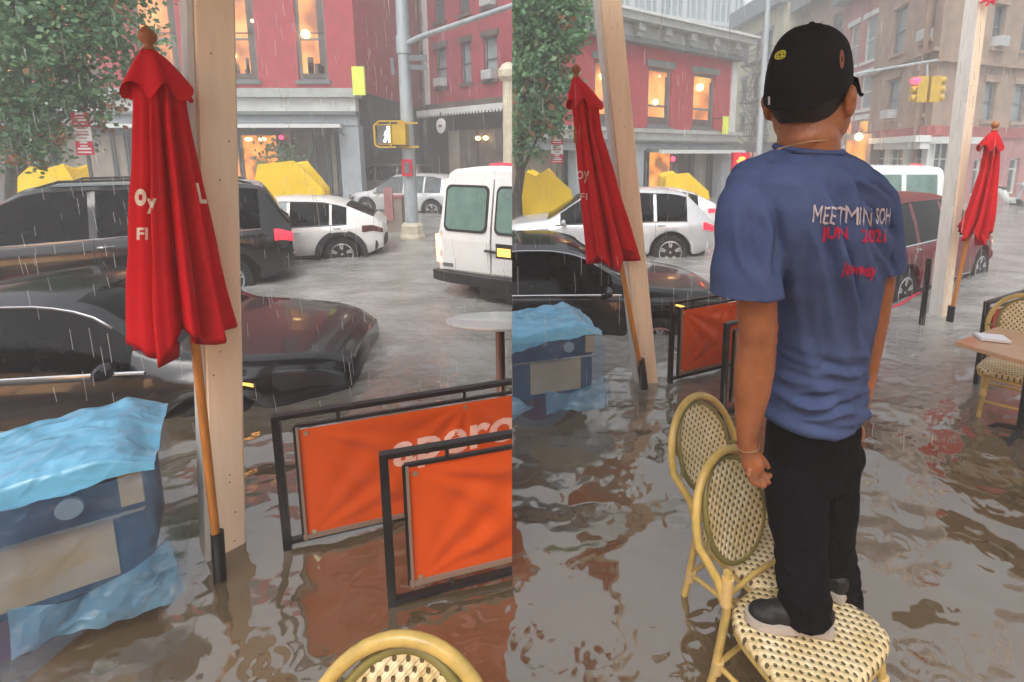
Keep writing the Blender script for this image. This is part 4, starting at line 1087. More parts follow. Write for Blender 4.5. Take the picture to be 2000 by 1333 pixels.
tg = P(850, 420, 6.75); vn.location = (tg.x - rl_.x, tg.y - rl_.y, ROAD + .02)
bpy.context.view_layer.update(); cut(vn, 'left')
# --- RIGHT
sil = car('suv', 'light silver suv with a large alloy rear wheel, behind the second red umbrella', 'car', 'wagon', 'car_silver', tail='tail_red', marker=True)
place(sil, P(1390, 420, 9.4).x - 4.8 / 2 * .86, 9.9, 180, .86); cut(sil, 'right')
sd2 = car('sedan', 'black sedan behind the smaller blue covered cart and leaning post', 'car', 'sedan', 'car_black', trim='chrome', marker=True)
place(sd2, P(1400, 600, 5.6).x - 4.35 / 2 * .93, 5.85, 4, .95, -.45); cut(sd2, 'right')
wc = car('crossover', 'white car just showing its rear between the silver suv and the blue shirt', 'car', 'crossover', 'car_white')
place(wc, P(1412, 400, 12.5).x - 4.5 / 2 * S_, 13.2, 180, S_ * .98); cut(wc, 'right')
mr = car('suv', 'dark maroon suv with wet red bonnet behind the man in the blue shirt', 'car', 'suv', 'car_maroon', marker=True)
place(mr, P(1800, 500, 7.3).x - .12, 7.8, 33, .82)
v2 = van('white passenger van seen side on with three pale green windows, beyond the maroon suv', 'glass_green')
place(v2, P(1853, 370, 12.6).x - 2.35, 13.4, 180, .87)
# parked scooter far right
ms = empty('scooter', G(1985, 402, 0) + V((0, 0, ROAD)), R(100), 'small pale motor scooter parked by the pink wall at the far right edge', 'scooter')
mb = MB(); mb.tube([(0, 0, .42), (.35, 0, .40), (.6, 0, .75), (1.0, 0, .72)], [(.12, .10), (.14, .06), (.16, .16), (.1, .12)], 10); mb.build('body', 'window_white', ms, world=False)
mb = MB(); mb.tube([(.45, 0, .84), (.95, 0, .86)], [(.12, .05)] * 2, 10, hint=(0, 1, 0)); mb.build('seat', 'plastic_black', ms, world=False)
mb = MB(); mb.tube([(0, 0, .4), (-.12, 0, 1.05)], .05, 8); mb.tube([(-.14, -.3, 1.05), (-.12, .3, 1.05)], .025, 8); mb.ell((-.16, 0, 1.0), (.1, .12, .12), 12, 8); mb.build('handlebar', 'galv', ms, world=False)
for x in (-.02, 1.0):
    mb = MB(); mb.lathe((x, 0, .25), [(.12, -.04), (.22, -.06), (.25, 0), (.22, .06), (.12, .04)], 20, 'y'); mb.build('wheel', 'rubber', ms, world=False)
# ------------------------------------------------------------------ poles, signals, signs, tents, trees
sp = empty('signal_pole', V((P(806, 465, 11.2).x, 11.2, ROAD)), 0, 'tall grey traffic signal pole on a pale concrete foot in the flooded street', 'traffic pole')
x0 = sp.location.x
mb = MB(); mb.lathe((x0, 11.2, 0), [(.145, .25), (.135, 1.8), (.12, 5.5), (.11, 9)], 20); mb.build('pole', 'galv', sp, smooth=True)
mb = MB(); mb.lathe((x0, 11.2, 0), [(.30, ROAD), (.29, .05), (.25, .12), (.24, .30), (.19, .36)], 8); mb.build('foot', 'base_cream', sp, smooth=False)
z1 = P(820, 85, 11.2).z
mb = MB(); mb.tube([(x0, 11.2, z1 - .05), (x0 + .4, 11.0, z1 + .08), P(1010, 8, 9.3)], [.06, .055, .045], 10); mb.build('mast_arm', 'galv', sp)
mb = MB(); mb.lathe((x0, 11.2, 0), [(.15, z1 - .22), (.15, z1 + .14)], 20); mb.build('collar', 'galv', sp)
for (dx, dz, w_, h_) in ((.34, -.33, .38, .12), (.34, -.52, .36, .1), (-.2, -.5, .07, .34)):
    mb = MB(); mb.box(x0 + dx - w_ / 2, x0 + dx + w_ / 2, 11.02, 11.05, z1 + dz - h_ / 2, z1 + dz + h_ / 2); mb.build('street_name_plate', 'galv_dark', sp, smooth=False)
mb = MB(); mb.box(x0 - .1, x0 + .12, 10.98, 11.04, P(0, 330, 11).z - .16, P(0, 330, 11).z + .2); s_ = mb.build('notice', 'sign_red', sp, smooth=False)
mb = MB(); mb.box(x0 - .04, x0 + .07, 10.97, 10.978, P(0, 330, 11).z - .1, P(0, 330, 11).z + .14); mb.build('notice_face', 'galv_dark', s_, smooth=False)
cut(sp, 'left')
c = P(768, 263, 10.9)
ps = empty('pedestrian_signal', c, 0, 'yellow pedestrian signal box with a lit white walking figure on the grey pole', 'pedestrian signal')
mb = MB(); mb.box(-.02, .32, -.1, .18, -.24, .24); mb.box(-.36, -.02, -.02, .18, -.24, .24); mb.build('housing', 'signal_yellow', ps, smooth=False, world=False)
mb = MB()
for a, b in (((-.40, -.12, -.24), (-.40, -.12, .2)), ((-.40, -.12, .2), (-.28, -.12, .30)), ((-.28, -.12, .30), (.30, -.12, .30)), ((-.40, -.12, -.24), (-.30, -.12, -.30)), ((-.30, -.12, -.30), (.1, -.12, -.30)), ((-.02, -.12, -.30), (-.02, -.12, .3))): mb.bar(a, b, .035)
mb.build('visor', 'signal_yellow', ps, smooth=False, world=False)
mb = MB(); mb.box(-.35, -.03, -.028, -.021, -.21, .21); mb.build('display', 'galv_dark', ps, smooth=False, world=False)
mb = MB()
Y_ = -.036
mb.ell((-.10, Y_, .15), (.04, .006, .04), 12, 6)
mb.poly([(-.17, Y_, .08), (-.05, Y_, .12), (-.02, Y_, .0), (-.06, Y_, -.04), (-.05, Y_, -.19), (-.10, Y_, -.19), (-.12, Y_, -.07), (-.18, Y_, -.19), (-.24, Y_, -.17), (-.17, Y_, -.04), (-.21, Y_, -.03)], (0, .004, 0))
mb.build('walking_figure', 'white_lit', ps, smooth=False, world=False)
for z in (.27, -.29): mb = MB(); mb.bar((.1, .05, z), (.55, .15, z), .045); mb.build('bracket', 'signal_yellow', ps, smooth=False, world=False)
# grey box at the foot of the pole
bx = empty('street_cabinet', V((P(775, 400, 12.4).x, 12.4, ROAD)), 0, 'weathered tan street cabinet standing left of the signal pole foot', 'street cabinet')
mb = MB(); mb.box(-.2, .18, -.2, .2, .0, 1.05); mb.build('body', 'shop_tan', bx, smooth=False, world=False)
mb = MB(); mb.box(-.23, -.02, -.24, -.205, .5, 1.32); mb.box(-.23, .2, -.22, .22, 1.053, 1.12); mb.build('door', 'pink_wall', bx, smooth=False, world=False)
# concrete column at the frame's right edge of the first view
cl = empty('street_column', V((P(996, 300, 10).x, 10.0, ROAD)), 0, 'pale column with a round lamp head behind the roof of the white van', 'street lamp')
zt = P(985, 160, 10).z
mb = MB(); mb.lathe((cl.location.x, 10, 0), [(.16, ROAD), (.15, 1), (.12, zt)], 18); mb.build('post', 'base_cream', cl)
mb = MB(); mb.lathe((cl.location.x, 10, 0), [(.13, zt), (.2, zt + .08), (.21, zt + .2), (.12, zt + .32), (.03, zt + .36)], 18); mb.build('lamp_head', 'base_cream', cl)
cut(cl, 'left')
def park_sign(px, py, Y, s, label, tilt=0):
    c = P(px, py, Y); r = empty('parking_sign', V((c.x, Y, ROAD)), R(tilt), label, 'sign'); z = c.z - ROAD
    mb = MB(); mb.tube([(0, .03, 0), (0, .03, z + .36 * s)], .028, 8); mb.build('post', 'galv_dark', r, world=False)
    for k, (m_, a, b) in enumerate((('sign_red', .12, .36), ('sign_white', -.12, .115), ('sign_red', -.36, -.125))):
        mb = MB(); mb.box(-.15 * s, .15 * s, -.02, -.008, z + a * s, z + b * s); p = mb.build('plate', m_, r, smooth=False, world=False)
        mb = MB(); rr = random.Random(k)
        for q in range(4):
            zz = z + lerp(a, b, (q + .7) / 4.4) * s; w_ = (.06 + .06 * rr.random()) * s
            mb.box(-w_, w_, -.024, -.021, zz, zz + (.022 + .012 * (q % 2)) * s)
        mb.build('lettering', 'sign_white' if m_ == 'sign_red' else 'pink_wall', p, smooth=False, world=False)
    return r
park_sign(163, 262, 8.8, 1.0, 'red and white parking rules sign on a post under the left hand tree')
park_sign(1088, 292, 13, 1.0, 'red and white parking rules sign beside the tip of the second umbrella')
def tent(name, label, pts_front, depth, Y, m='tent_yellow'):
    ps_ = [P(x, y, Y) for x, y in pts_front]
    r = empty(name, V((ps_[0].x, Y, ROAD)), 0, label, 'tent')
    mb = MB(); n = len(ps_)
    cen = sum(ps_, V((0, 0, 0))) / n
    bk = [V((p.x * 1.0 + (cen.x - p.x) * .25, Y + depth, p.z * .98)) for p in ps_]
    b = len(mb.v)
    def fn(i, j):
        k = i * (n - 1); a = int(min(k, n - 2)); t = k - a
        p = ps_[a].lerp(ps_[a + 1], t); q = bk[a].lerp(bk[a + 1], t); v_ = p.lerp(q, j)
        return v_ + V((0, 0, -.10 * math.sin(math.pi * j) * 1 + .03 * noise.noise(v_ * 2.5)))
    mb.grid(fn, (n - 1) * 5, 6)
    o = mb.build('canopy', m, r, ang=120)
    mb = MB()
    # front sheet, slack between its edges
    base = V((cen.x, Y, ROAD))
    def f2(i, j):
        k = i * (n - 1); a = int(min(k, n - 2)); t = k - a
        p = ps_[a].lerp(ps_[a + 1], t); g_ = V((lerp(cen.x, p.x, .96), Y - .02, min(p.z, .0)))
        v_ = g_.lerp(p, j); return v_ + V((0, .05 * noise.noise(v_ * 1.8) * math.sin(math.pi * j), 0))
    mb.grid(f2, (n - 1) * 5, 8); mb.build('side_sheet', m, r)
    mb = MB(); mb.tube([V((ps_[1].x + .02, Y + .05, ROAD)), ps_[1] + V((.02, .06, -.06))], .02, 6); mb.tube([V((ps_[-1].x, Y + .05, ROAD)), ps_[-1] + V((0, .06, -.06))], .02, 6); mb.build('frame', 'galv', r)
    return r
tent('street_tent', 'bright yellow sloping tent behind the white crossover', [(488, 400), (503, 322), (572, 314), (632, 370), (636, 400)], .9, 14.5)
tent('street_tent', 'ragged yellow tent low under the tree beyond the black suv', [(32, 372), (38, 322), (62, 326), (100, 330), (122, 320), (142, 350), (150, 375)], .8, 13.5)
tent('street_tent', 'yellow tent beside the tree, just above the silver suv bonnet', [(1003, 410), (1012, 332), (1045, 345), (1070, 330), (1116, 372), (1120, 412)], 2.2, 12.8)
tent('street_tent', 'small yellow tent over the roof of the silver suv near the lit shop', [(1297, 385), (1302, 342), (1345, 338), (1384, 374), (1386, 390)], 2.2, 15.5)

def tree(name, label, base, top, blobs, nleaf, seed, lsz, keep, lims, gaps=0):
    rr = random.Random(seed)
    r = empty(name, V((base.x, base.y, ROAD)), 0, label, 'tree')
    mb = MB(); n = 9; pts = []; rad = []
    for k in range(n + 1):
        t = k / n; p = V((lerp(base.x, top.x, t), lerp(base.y, top.y, t), lerp(ROAD, top.z, t))) + V((rr.uniform(-.05, .05), 0, 0)) * (0 < k < n); pts.append(p); rad.append(lerp(.15, .05, t ** .8) * (1.3 if k == 0 else 1))
    mb.tube(pts, rad, 12)
    cent = []
    for (c, s) in blobs:
        c = V(c)
        a = pts[min(n, max(3, int(n * (c.z - 1.2) / max(.5, top.z - ROAD))))]
        m_ = a.lerp(c, .5) + V((rr.uniform(-.15, .15), rr.uniform(-.1, .1), .12)); mb.tube([a, m_, c], [.05, .03, .012], 7)
    mb.build('trunk', 'bark', r)
    for nm, mt, frac in (('crown', 'leaves', 1), ('dry_leaves', 'leaves_dry', .035)):
        mb = MB(); tot = sum(s[0] * s[1] * s[2] for c, s in blobs)
        for (c, s) in blobs:
            c = V(c); vol = s[0] * s[1] * s[2]; ncl = max(4, int(nleaf * frac * vol / tot / 26))
            for q in range(ncl):
                while True:
                    d = V((rr.uniform(-1, 1), rr.uniform(-1, 1), rr.uniform(-1, 1)))
                    if .25 < d.length < 1: break
                cc = c + V((d.x * s[0], d.y * s[1], d.z * s[2]))
                if noise.noise(cc * 1.7 + V((seed, 0, 0))) < -.12: continue
                cr_ = .16 + .16 * rr.random()
                for k in range(26):
                    p = cc + V((rr.gauss(0, cr_ * .55), rr.gauss(0, cr_ * .55), rr.gauss(0, cr_ * .42) - .04))
                    ax = V((rr.uniform(-1, 1), rr.uniform(-1, 1), rr.uniform(-.9, .25))).normalized(); u_ = ax.orthogonal().normalized()
                    w_ = ax.cross(u_); t = rr.random() * 6.28; u_ = u_ * math.cos(t) + w_ * math.sin(t)
                    l = lsz * rr.uniform(.6, 1.25); w2 = l * .38
                    b = len(mb.v); mb.v += [tuple(p), tuple(p + ax * l * .5 + u_ * w2), tuple(p + ax * l), tuple(p + ax * l * .5 - u_ * w2)]; mb.f.append((b, b + 1, b + 2, b + 3))
        mb.build(nm, mt, r, smooth=False, fix=False)
    if keep: cut(r, keep)
    return r
def E(px, py, Y, sx, sy, sz): p = P(px, py, Y); return ((p.x, p.y, p.z), (sx, sy, sz))
tree('street_tree', 'leafy green street tree with a few dry leaves overhanging the black suv', G(15, 430, 0), P(45, 40, 9.3),
     [E(20, 20, 8.8, 1.0, 1.0, .9), E(120, 40, 8.6, .95, .9, .8), E(215, 55, 8.8, .62, .7, .65), E(60, 130, 8.4, .8, .8, .55), E(165, 130, 8.7, .62, .6, .5), E(10, 220, 8.8, .5, .6, .55), E(90, 215, 8.8, .5, .5, .45), E(180, 195, 8.9, .42, .4, .4),
      E(60, 285, 8.9, .42, .4, .3), E(20, 300, 9, .4, .4, .35), E(110, -60, 8.8, 1.5, 1.1, .7), E(-60, 100, 8.8, .8, .9, 1.2), E(205, 225, 9, .22, .3, .2), E(140, 250, 8.9, .25, .3, .2)], 28000, 4, .105, None, None)
tree('street_tree', 'green street tree over the yellow tent, left of the second umbrella', P(1010, 400, 12.5), P(1020, 60, 12),
     [E(1010, 20, 11.6, 1.3, 1.0, .9), E(1075, 60, 11.4, .75, .8, .8), E(1010, 110, 11.4, 1.0, .9, .8), E(1080, 140, 11.5, .6, .7, .6), E(1020, 200, 11.6, .8, .8, .6), E(1080, 215, 11.6, .55, .6, .5), E(1030, 265, 11.8, .5, .6, .45),
      E(1120, 30, 11.4, .5, .6, .5), E(1015, 300, 12, .3, .4, .25)], 22000, 9, .13, 'right', None)

# traffic light on its wire, right view
wr = empty('signal_wire', P(1690, 147, 14), 0, 'pale slanting mast arm above the traffic light in front of the brown building', 'mast arm')
mb = MB(); mb.tube([P(1660, 147, 14), P(1750, 131, 14.2), P(1830, 118, 14.4)], .035, 8); mb.build('arm', 'galv', wr)
mb = MB(); mb.tube([P(1811, 122, 14.4), P(1811, 152, 14.35)], .03, 8); mb.build('hanger', 'galv', wr)
c = P(1811, 175, 14.3)
tl = empty('traffic_light', c, R(-8), 'yellow two way traffic light showing red, hanging before the brown corner building', 'traffic light')
for s, nm in ((-1, 0), (1, 1)):
    mb = MB(); mb.box(s * .20 - .155, s * .20 + .155, -.12, .12, -.42, .42); mb.build('signal_head', 'signal_yellow', tl, smooth=False, world=False)
    for k in range(3):
        z = .28 - k * .28; x = s * .20 + s * .16
        mb = MB(); M = Matrix.Rotation(R(90) * 0, 3, 'Z')
        mb.lathe((x, 0, z), [(.115, 0), (.12, s * .15)], 16, 'x'); mb.build('visor', 'signal_yellow' if k else 'signal_yellow', tl, world=False)
        mb = MB(); mb.ell((x + s * .02, -.03 if s < 0 else 0, z), (.19, .12, .12) if (k == 0 and s < 0) else (.12, .09, .09), 12, 8); mb.build('lens', 'red_lit' if (k == 0 and s < 0) else 'shop_dark', tl, world=False)
tl.scale = (.82, .82, .82); ps.scale = (.9, .9, .9)
c = P(1447, 316, 12.5)
hs_ = empty('pedestrian_signal', c, 0, 'pedestrian signal showing a glowing orange red hand behind the blue shoulder', 'pedestrian signal')
mb = MB(); mb.box(-.2, .2, -.05, .15, -.22, .22); mb.build('housing', 'sign_red', hs_, smooth=False, world=False)
mb = MB(); mb.ell((-.0, -.07, -.05), (.08, .02, .09), 12, 8)
for k, a in enumerate((-.06, -.02, .02, .06)): mb.bar((a, -.07, 0), (a * 1.1, -.07, .13 - abs(a) * .4), .028)
mb.bar((-.06, -.07, -.05), (-.12, -.07, .03), .03); mb.build('hand_symbol', 'hand_lit', hs_, world=False)
mb = MB(); mb.bar((.1, .05, 0), (.6, .1, 0), .05); mb.build('bracket', 'signal_yellow', hs_, smooth=False, world=False)
q = empty('signal_pole', V((P(1482, 300, 12.6).x, 12.6, ROAD)), 0, 'grey street pole holding the orange hand signal, left of the man\'s head', 'traffic pole')
mb = MB(); mb.lathe((0, 0, 0), [(.08, 0), (.07, 3), (.055, 7.5)], 14); mb.build('pole', 'galv', q, world=False)
o_ = empty('signal_lamp', P(1883, 335, 12), 0, 'small orange glowing signal beside the right hand umbrella', 'signal')
mb = MB(); mb.ell((0, 0, 0), (.06, .05, .10), 12, 8); mb.build('lens', 'lamp_amber', o_, world=False)
mb = MB(); mb.box(-.08, .08, .03, .15, -.14, .14); mb.build('housing', 'signal_yellow', o_, smooth=False, world=False)
mb = MB(); mb.tube([(.0, .16, -2.5), (0, .16, .2)], .05, 8); mb.build('post', 'galv', o_, world=False)
# ------------------------------------------------------------------ leaning wooden posts
def post(label, bot, top, wl, wr_, w, side=.35, crack=0):
    """square painted post; bot/top = points on its front face centre line"""
    b, t = V(bot), V(top); d = (t - b).normalized(); b = b - d * .35
    r = empty('wooden_post', (b.x, b.y, PAVE), 0, label, 'post')
    for m, x0, x1, y0, y1 in (('post_paint', -w * (.5 - side * .0), w * .5, 0, w), ):
        up = V((0, 0, 1)); M = Matrix.Rotation(wl, 3, 'Z')
        mb = MB(); bv = .008; ring = [(-w / 2 + bv, -w / 2), (w / 2 - bv, -w / 2), (w / 2, -w / 2 + bv), (w / 2, w / 2 - bv), (w / 2 - bv, w / 2), (-w / 2 + bv, w / 2), (-w / 2, w / 2 - bv), (-w / 2, -w / 2 + bv)]
        n = 8; N_ = 12
        for j in range(N_ + 1):
            c = b.lerp(t, j / N_)
            for (x, y) in ring: p = c + M @ V((x, y, 0)); mb.v.append(tuple(p))
        for j in range(N_):
            for i in range(n): i2 = (i + 1) % n; mb.f.append([j * n + i, j * n + i2, (j + 1) * n + i2, (j + 1) * n + i])
        mb.f.append(list(range(n))); mb.f.append([N_ * n + i for i in range(n)])
        mb.build('timber', m, r, smooth=False)
        # thin strip over the left face, coloured paler to stand for light on it
        mb = MB(); h = w / 2 + .012
        q0 = [b + M @ V((-h, -w / 2 + .01, 0)), t + M @ V((-h, -w / 2 + .01, 0))]
        mb.bar(b + M @ V((-h, 0, 0)), t + M @ V((-h, 0, 0)), .02, w * .92, up=M @ V((0, 1, 0))); mb.build('lit_side_strip', 'post_lit_face', r, smooth=False)
        mb = MB(); rr = random.Random(int(bot[0] * 100))
        for k in range(9):
            s_ = rr.random(); p = b.lerp(t, .1 + .8 * s_) + M @ V((rr.uniform(-.3, .3) * w, -w / 2 - .001, 0)); mb.lathe(p, [(.004, -.0012), (.004, .0005)], 8, 'y')
        mb.build('nail_heads', 'galv_dark', r, smooth=False)
    return r
b1 = G(441, 1063); t1 = P(408, -120, b1.y - .02)
post('thick cream wooden post behind the large red umbrella, standing left in brown flood water', b1, t1, R(46), 0, .142)
b2 = G(1262, 740); t2 = P(1176, -120, b2.y)
post('cream wooden post leaning left behind the second red umbrella', b2, t2, R(8), 0, .16)
b3 = G(1835, 614); t3 = P(1923, -120, b3.y)
post('pale post leaning right with pinkish ribbon at its top, beside the farthest umbrella', b3, t3, R(22), 0, .145)
rb = empty('red_ribbon', P(1932, -2, b3.y - .12), 0, 'pink red ribbon tied round the top of the right hand post', 'ribbon')
mb = MB()
for k in range(7):
    a = k * .9; mb.tube([(0, 0, 0), (.05 * math.cos(a), -.02, .04 * math.sin(a)), (.10 * math.cos(a) - .02, -.02, .06 * math.sin(a) - .02)], [.012, .02, .008], 6)
mb.build('bow', 'red_strip', rb, world=False)

# ------------------------------------------------------------------ closed umbrellas
def umbrella(label, tip, mid, base, Yt, Yb, rows, vent, shift=0, text=None, s=1):
    """rows: (py, left px, right px) silhouette of the closed canopy"""
    dY = Yb - Yt; Yb = G(*base).y; Yt = Yb - dY
    r = empty('closed_umbrella', V((G(*base).x, Yb, PAVE)), 0, label, 'umbrella', 'closed red umbrellas by the posts')
    y0, y1 = rows[0][0], rows[-1][0]
    def Yat(py): return lerp(Yt, Yb, (py - tip[1]) / (base[1] - tip[1]))
    NA = 112; NR = 46
    mb = MB(); rr = random.Random(3)
    folds = 9
    def ring(py, xl, xr, t, amp):
        Y = Yat(py); c = P((xl + xr) / 2, py, Y); hw = (P(xr, py, Y) - P(xl, py, Y)).length / 2
        out = []
        for k in range(NA):
            a = 2 * math.pi * k / NA + .35
            # deep wrapped pleats: skewed waves so every fold lies over the next
            w = folds * a / 1 + 1.1 * t * 1.5 + .5 * math.sin(a * 2 + 1)
            q = (math.sin(w) + .42 * math.sin(2 * w + .9)) * .5 - .28
            rad = 1 + amp * (q - .45) + .03 * noise.noise(V((math.cos(a) * 2, math.sin(a) * 2, t * 5)))
            out.append(c + V((math.cos(a) * rad * hw, math.sin(a) * rad * hw * .92, 0)))
        return out
    def sil(py):
        for (a, l, r_), (b, l2, r2) in zip(rows, rows[1:]):
            if py <= b: t = (py - a) / (b - a); return lerp(l, l2, t), lerp(r_, r2, t)
        return rows[-1][1:]
    rings = []
    for j in range(NR + 1):
        t = j / NR; py = lerp(y0, y1, t); xl, xr = sil(py)
        rg = ring(py, xl, xr, t, .14 + .46 * sm(0, .25, t))
        if t > .86:
            u = (t - .86) / .14; sc_ = (P(0, y1, Yb) - P(0, y1 - 30, Yb)).length / 30
            for k in range(NA):
                a = 2 * math.pi * k / NA; w = folds * a
                rg[k] = rg[k] + V((0, 0, -u * s * (.055 * math.sin(w * .5 + 1.0) - .02) - u * s * .05 * math.cos(a + 2.2)))
        rings.append(rg)
    for rg in rings: mb.v += [tuple(p) for p in rg]
    for j in range(NR):
        for k in range(NA): k2 = (k + 1) % NA; mb.f.append([j * NA + k, j * NA + k2, (j + 1) * NA + k2, (j + 1) * NA + k])
    # turned-in hem
    base_i = NR * NA; cl_, cr_ = sil(y1); c = P((cl_ + cr_) / 2, y1 - 40, Yat(y1)); bi = len(mb.v)
    for k in range(NA): p = V(mb.v[base_i + k]); mb.v.append(tuple(p.lerp(c, .25) + V((0, 0, .02))))
    for k in range(NA): k2 = (k + 1) % NA; mb.f.append([base_i + k, base_i + k2, bi + k2, bi + k])
    can = mb.build('canopy', 'red_canvas', r, ang=180)
    # vent cap
    mb = MB(); NV = 8; vr = []
    for j in range(NV + 1):
        t = j / NV; py = lerp(vent[0][0], vent[1][0], t); f_ = t ** .8
        xl = lerp(vent[0][1], vent[1][1], f_); xr = lerp(vent[0][2], vent[1][2], f_)
        Y = Yat(py); c = P((xl + xr) / 2, py, Y); hw = (P(xr, py, Y) - P(xl, py, Y)).length / 2
        rg = []
        for k in range(64):
            a = 2 * math.pi * k / 64; w = 6 * a + .8
            rad = 1 + .20 * t * (math.sin(w) - .4)
            rg.append(c + V((math.cos(a) * rad * hw, math.sin(a) * rad * hw, (-.022 * math.cos(w) * s * t * 1.4))))
        vr += rg
    mb.v = [tuple(p) for p in vr]
    for j in range(NV):
        for k in range(64): k2 = (k + 1) % 64; mb.f.append([j * 64 + k, j * 64 + k2, (j + 1) * 64 + k2, (j + 1) * 64 + k])
    mb.f.append(list(range(64))); mb.build('vent_cap', 'red_canvas', r, ang=180)
    pt = P(*tip, Yt); pb = G(*base); d = (pt - pb).normalized()
    tp = P((vent[0][1] + vent[0][2]) / 2, vent[0][0], Yt)
    lo = pb + d * (-.1)
    mb = MB(); mb.tube([P(mid[0], mid[1], Yat(mid[1])) + V((0, 0, .15 * s)), P(mid[0], mid[1], Yat(mid[1])), pb + V((0, 0, .0))], .0175 * s, 14); mb.build('pole', 'orange_wood', r)
    mb = MB(); mb.tube([tp - V((0, 0, .4 * s)), tp], .015 * s, 10); mb.build('upper_pole', 'turned_wood', r)
    mb = MB(); mb.lathe(tp, [(.012 * s, 0), (.024 * s, .008 * s), (.016 * s, .02 * s), (.016 * s, .028 * s), (.028 * s, .042 * s), (.032 * s, .058 * s), (.026 * s, .074 * s), (.010 * s, .088 * s), (.003 * s, .094 * s)], 20); mb.build('finial', 'turned_wood', r)
    return r, can
u1, can1 = umbrella('largest red umbrella with wooden finial, closed, leaning on the thick left post', (291, 72), (378, 640), (430, 1128), 2.02, 2.05,
    [(100, 276, 306), (130, 268, 330), (180, 262, 358), (260, 258, 374), (340, 256, 392), (430, 252, 412), (520, 250, 432), (600, 249, 452), (655, 252, 466)], [(102, 277, 305), (182, 252, 366)], s=1.0)
# lower black sleeve
def sleeve(r, a, b, w):
    mb = MB(); d = (V(b) - V(a)).normalized(); mb.tube([a, b, V(b) + d * .12], w, 14); mb.build('ground_sleeve', 'black_metal', r)
q = G(430, 1128).y; sleeve(u1, P(424, 1040, q), P(430, 1128, q), .026)
u2, can2 = umbrella('closed red umbrella leaning on the left leaning post, black sedan behind its hem', (1125, 140), (1212, 512), (1258, 758), 3.95, 4.05,
    [(152, 1117, 1133), (175, 1112, 1150), (205, 1112, 1172), (260, 1116, 1182), (330, 1120, 1204), (400, 1125, 1226), (450, 1130, 1243), (500, 1133, 1262)], [(154, 1118, 1132), (206, 1109, 1176)], s=1.15)
q = G(1258, 758).y; sleeve(u2, P(1251, 702, q), P(1258, 758, q), .034)
u3, can3 = umbrella('closed red umbrella at far right, leaning away from the pale post', (1942, 246), (1890, 464), (1855, 628), 5.5, 5.55,
    [(256, 1937, 1947), (275, 1926, 1952), (290, 1922, 1953), (330, 1914, 1951), (380, 1898, 1947), (430, 1880, 1942), (460, 1868, 1936)], [(257, 1938, 1946), (290, 1914, 1953)], s=1.2)
q = G(1855, 628).y; sleeve(u3, P(1859, 598, q), P(1855, 628, q), .036)
decal('lettering', 'o', 'cream_print', u1, can1, 263, 403, 23, 34, cuts=3, extr=.045)
decal('lettering', 'y', 'cream_print', u1, can1, 286, 418, 20, 30, cuts=3, extr=.045)
decal('lettering', 'FI', 'cream_print', u1, can1, 267, 469, 22, 24, cuts=3, extr=.03)
decal('lettering', 'L', 'cream_print', u1, can1, 391, 398, 14, 40, dx=-8, cuts=3, extr=.03)
decal('lettering', 'oy', 'cream_print', u2, can2, 1127, 358, 24, 24, cuts=3)
decal('lettering', 'FI', 'cream_print', u2, can2, 1133, 391, 14, 13, cuts=3)
decal('lettering', 'oy', 'cream_print', u3, can3, 1886, 366, 20, 18, cuts=3)

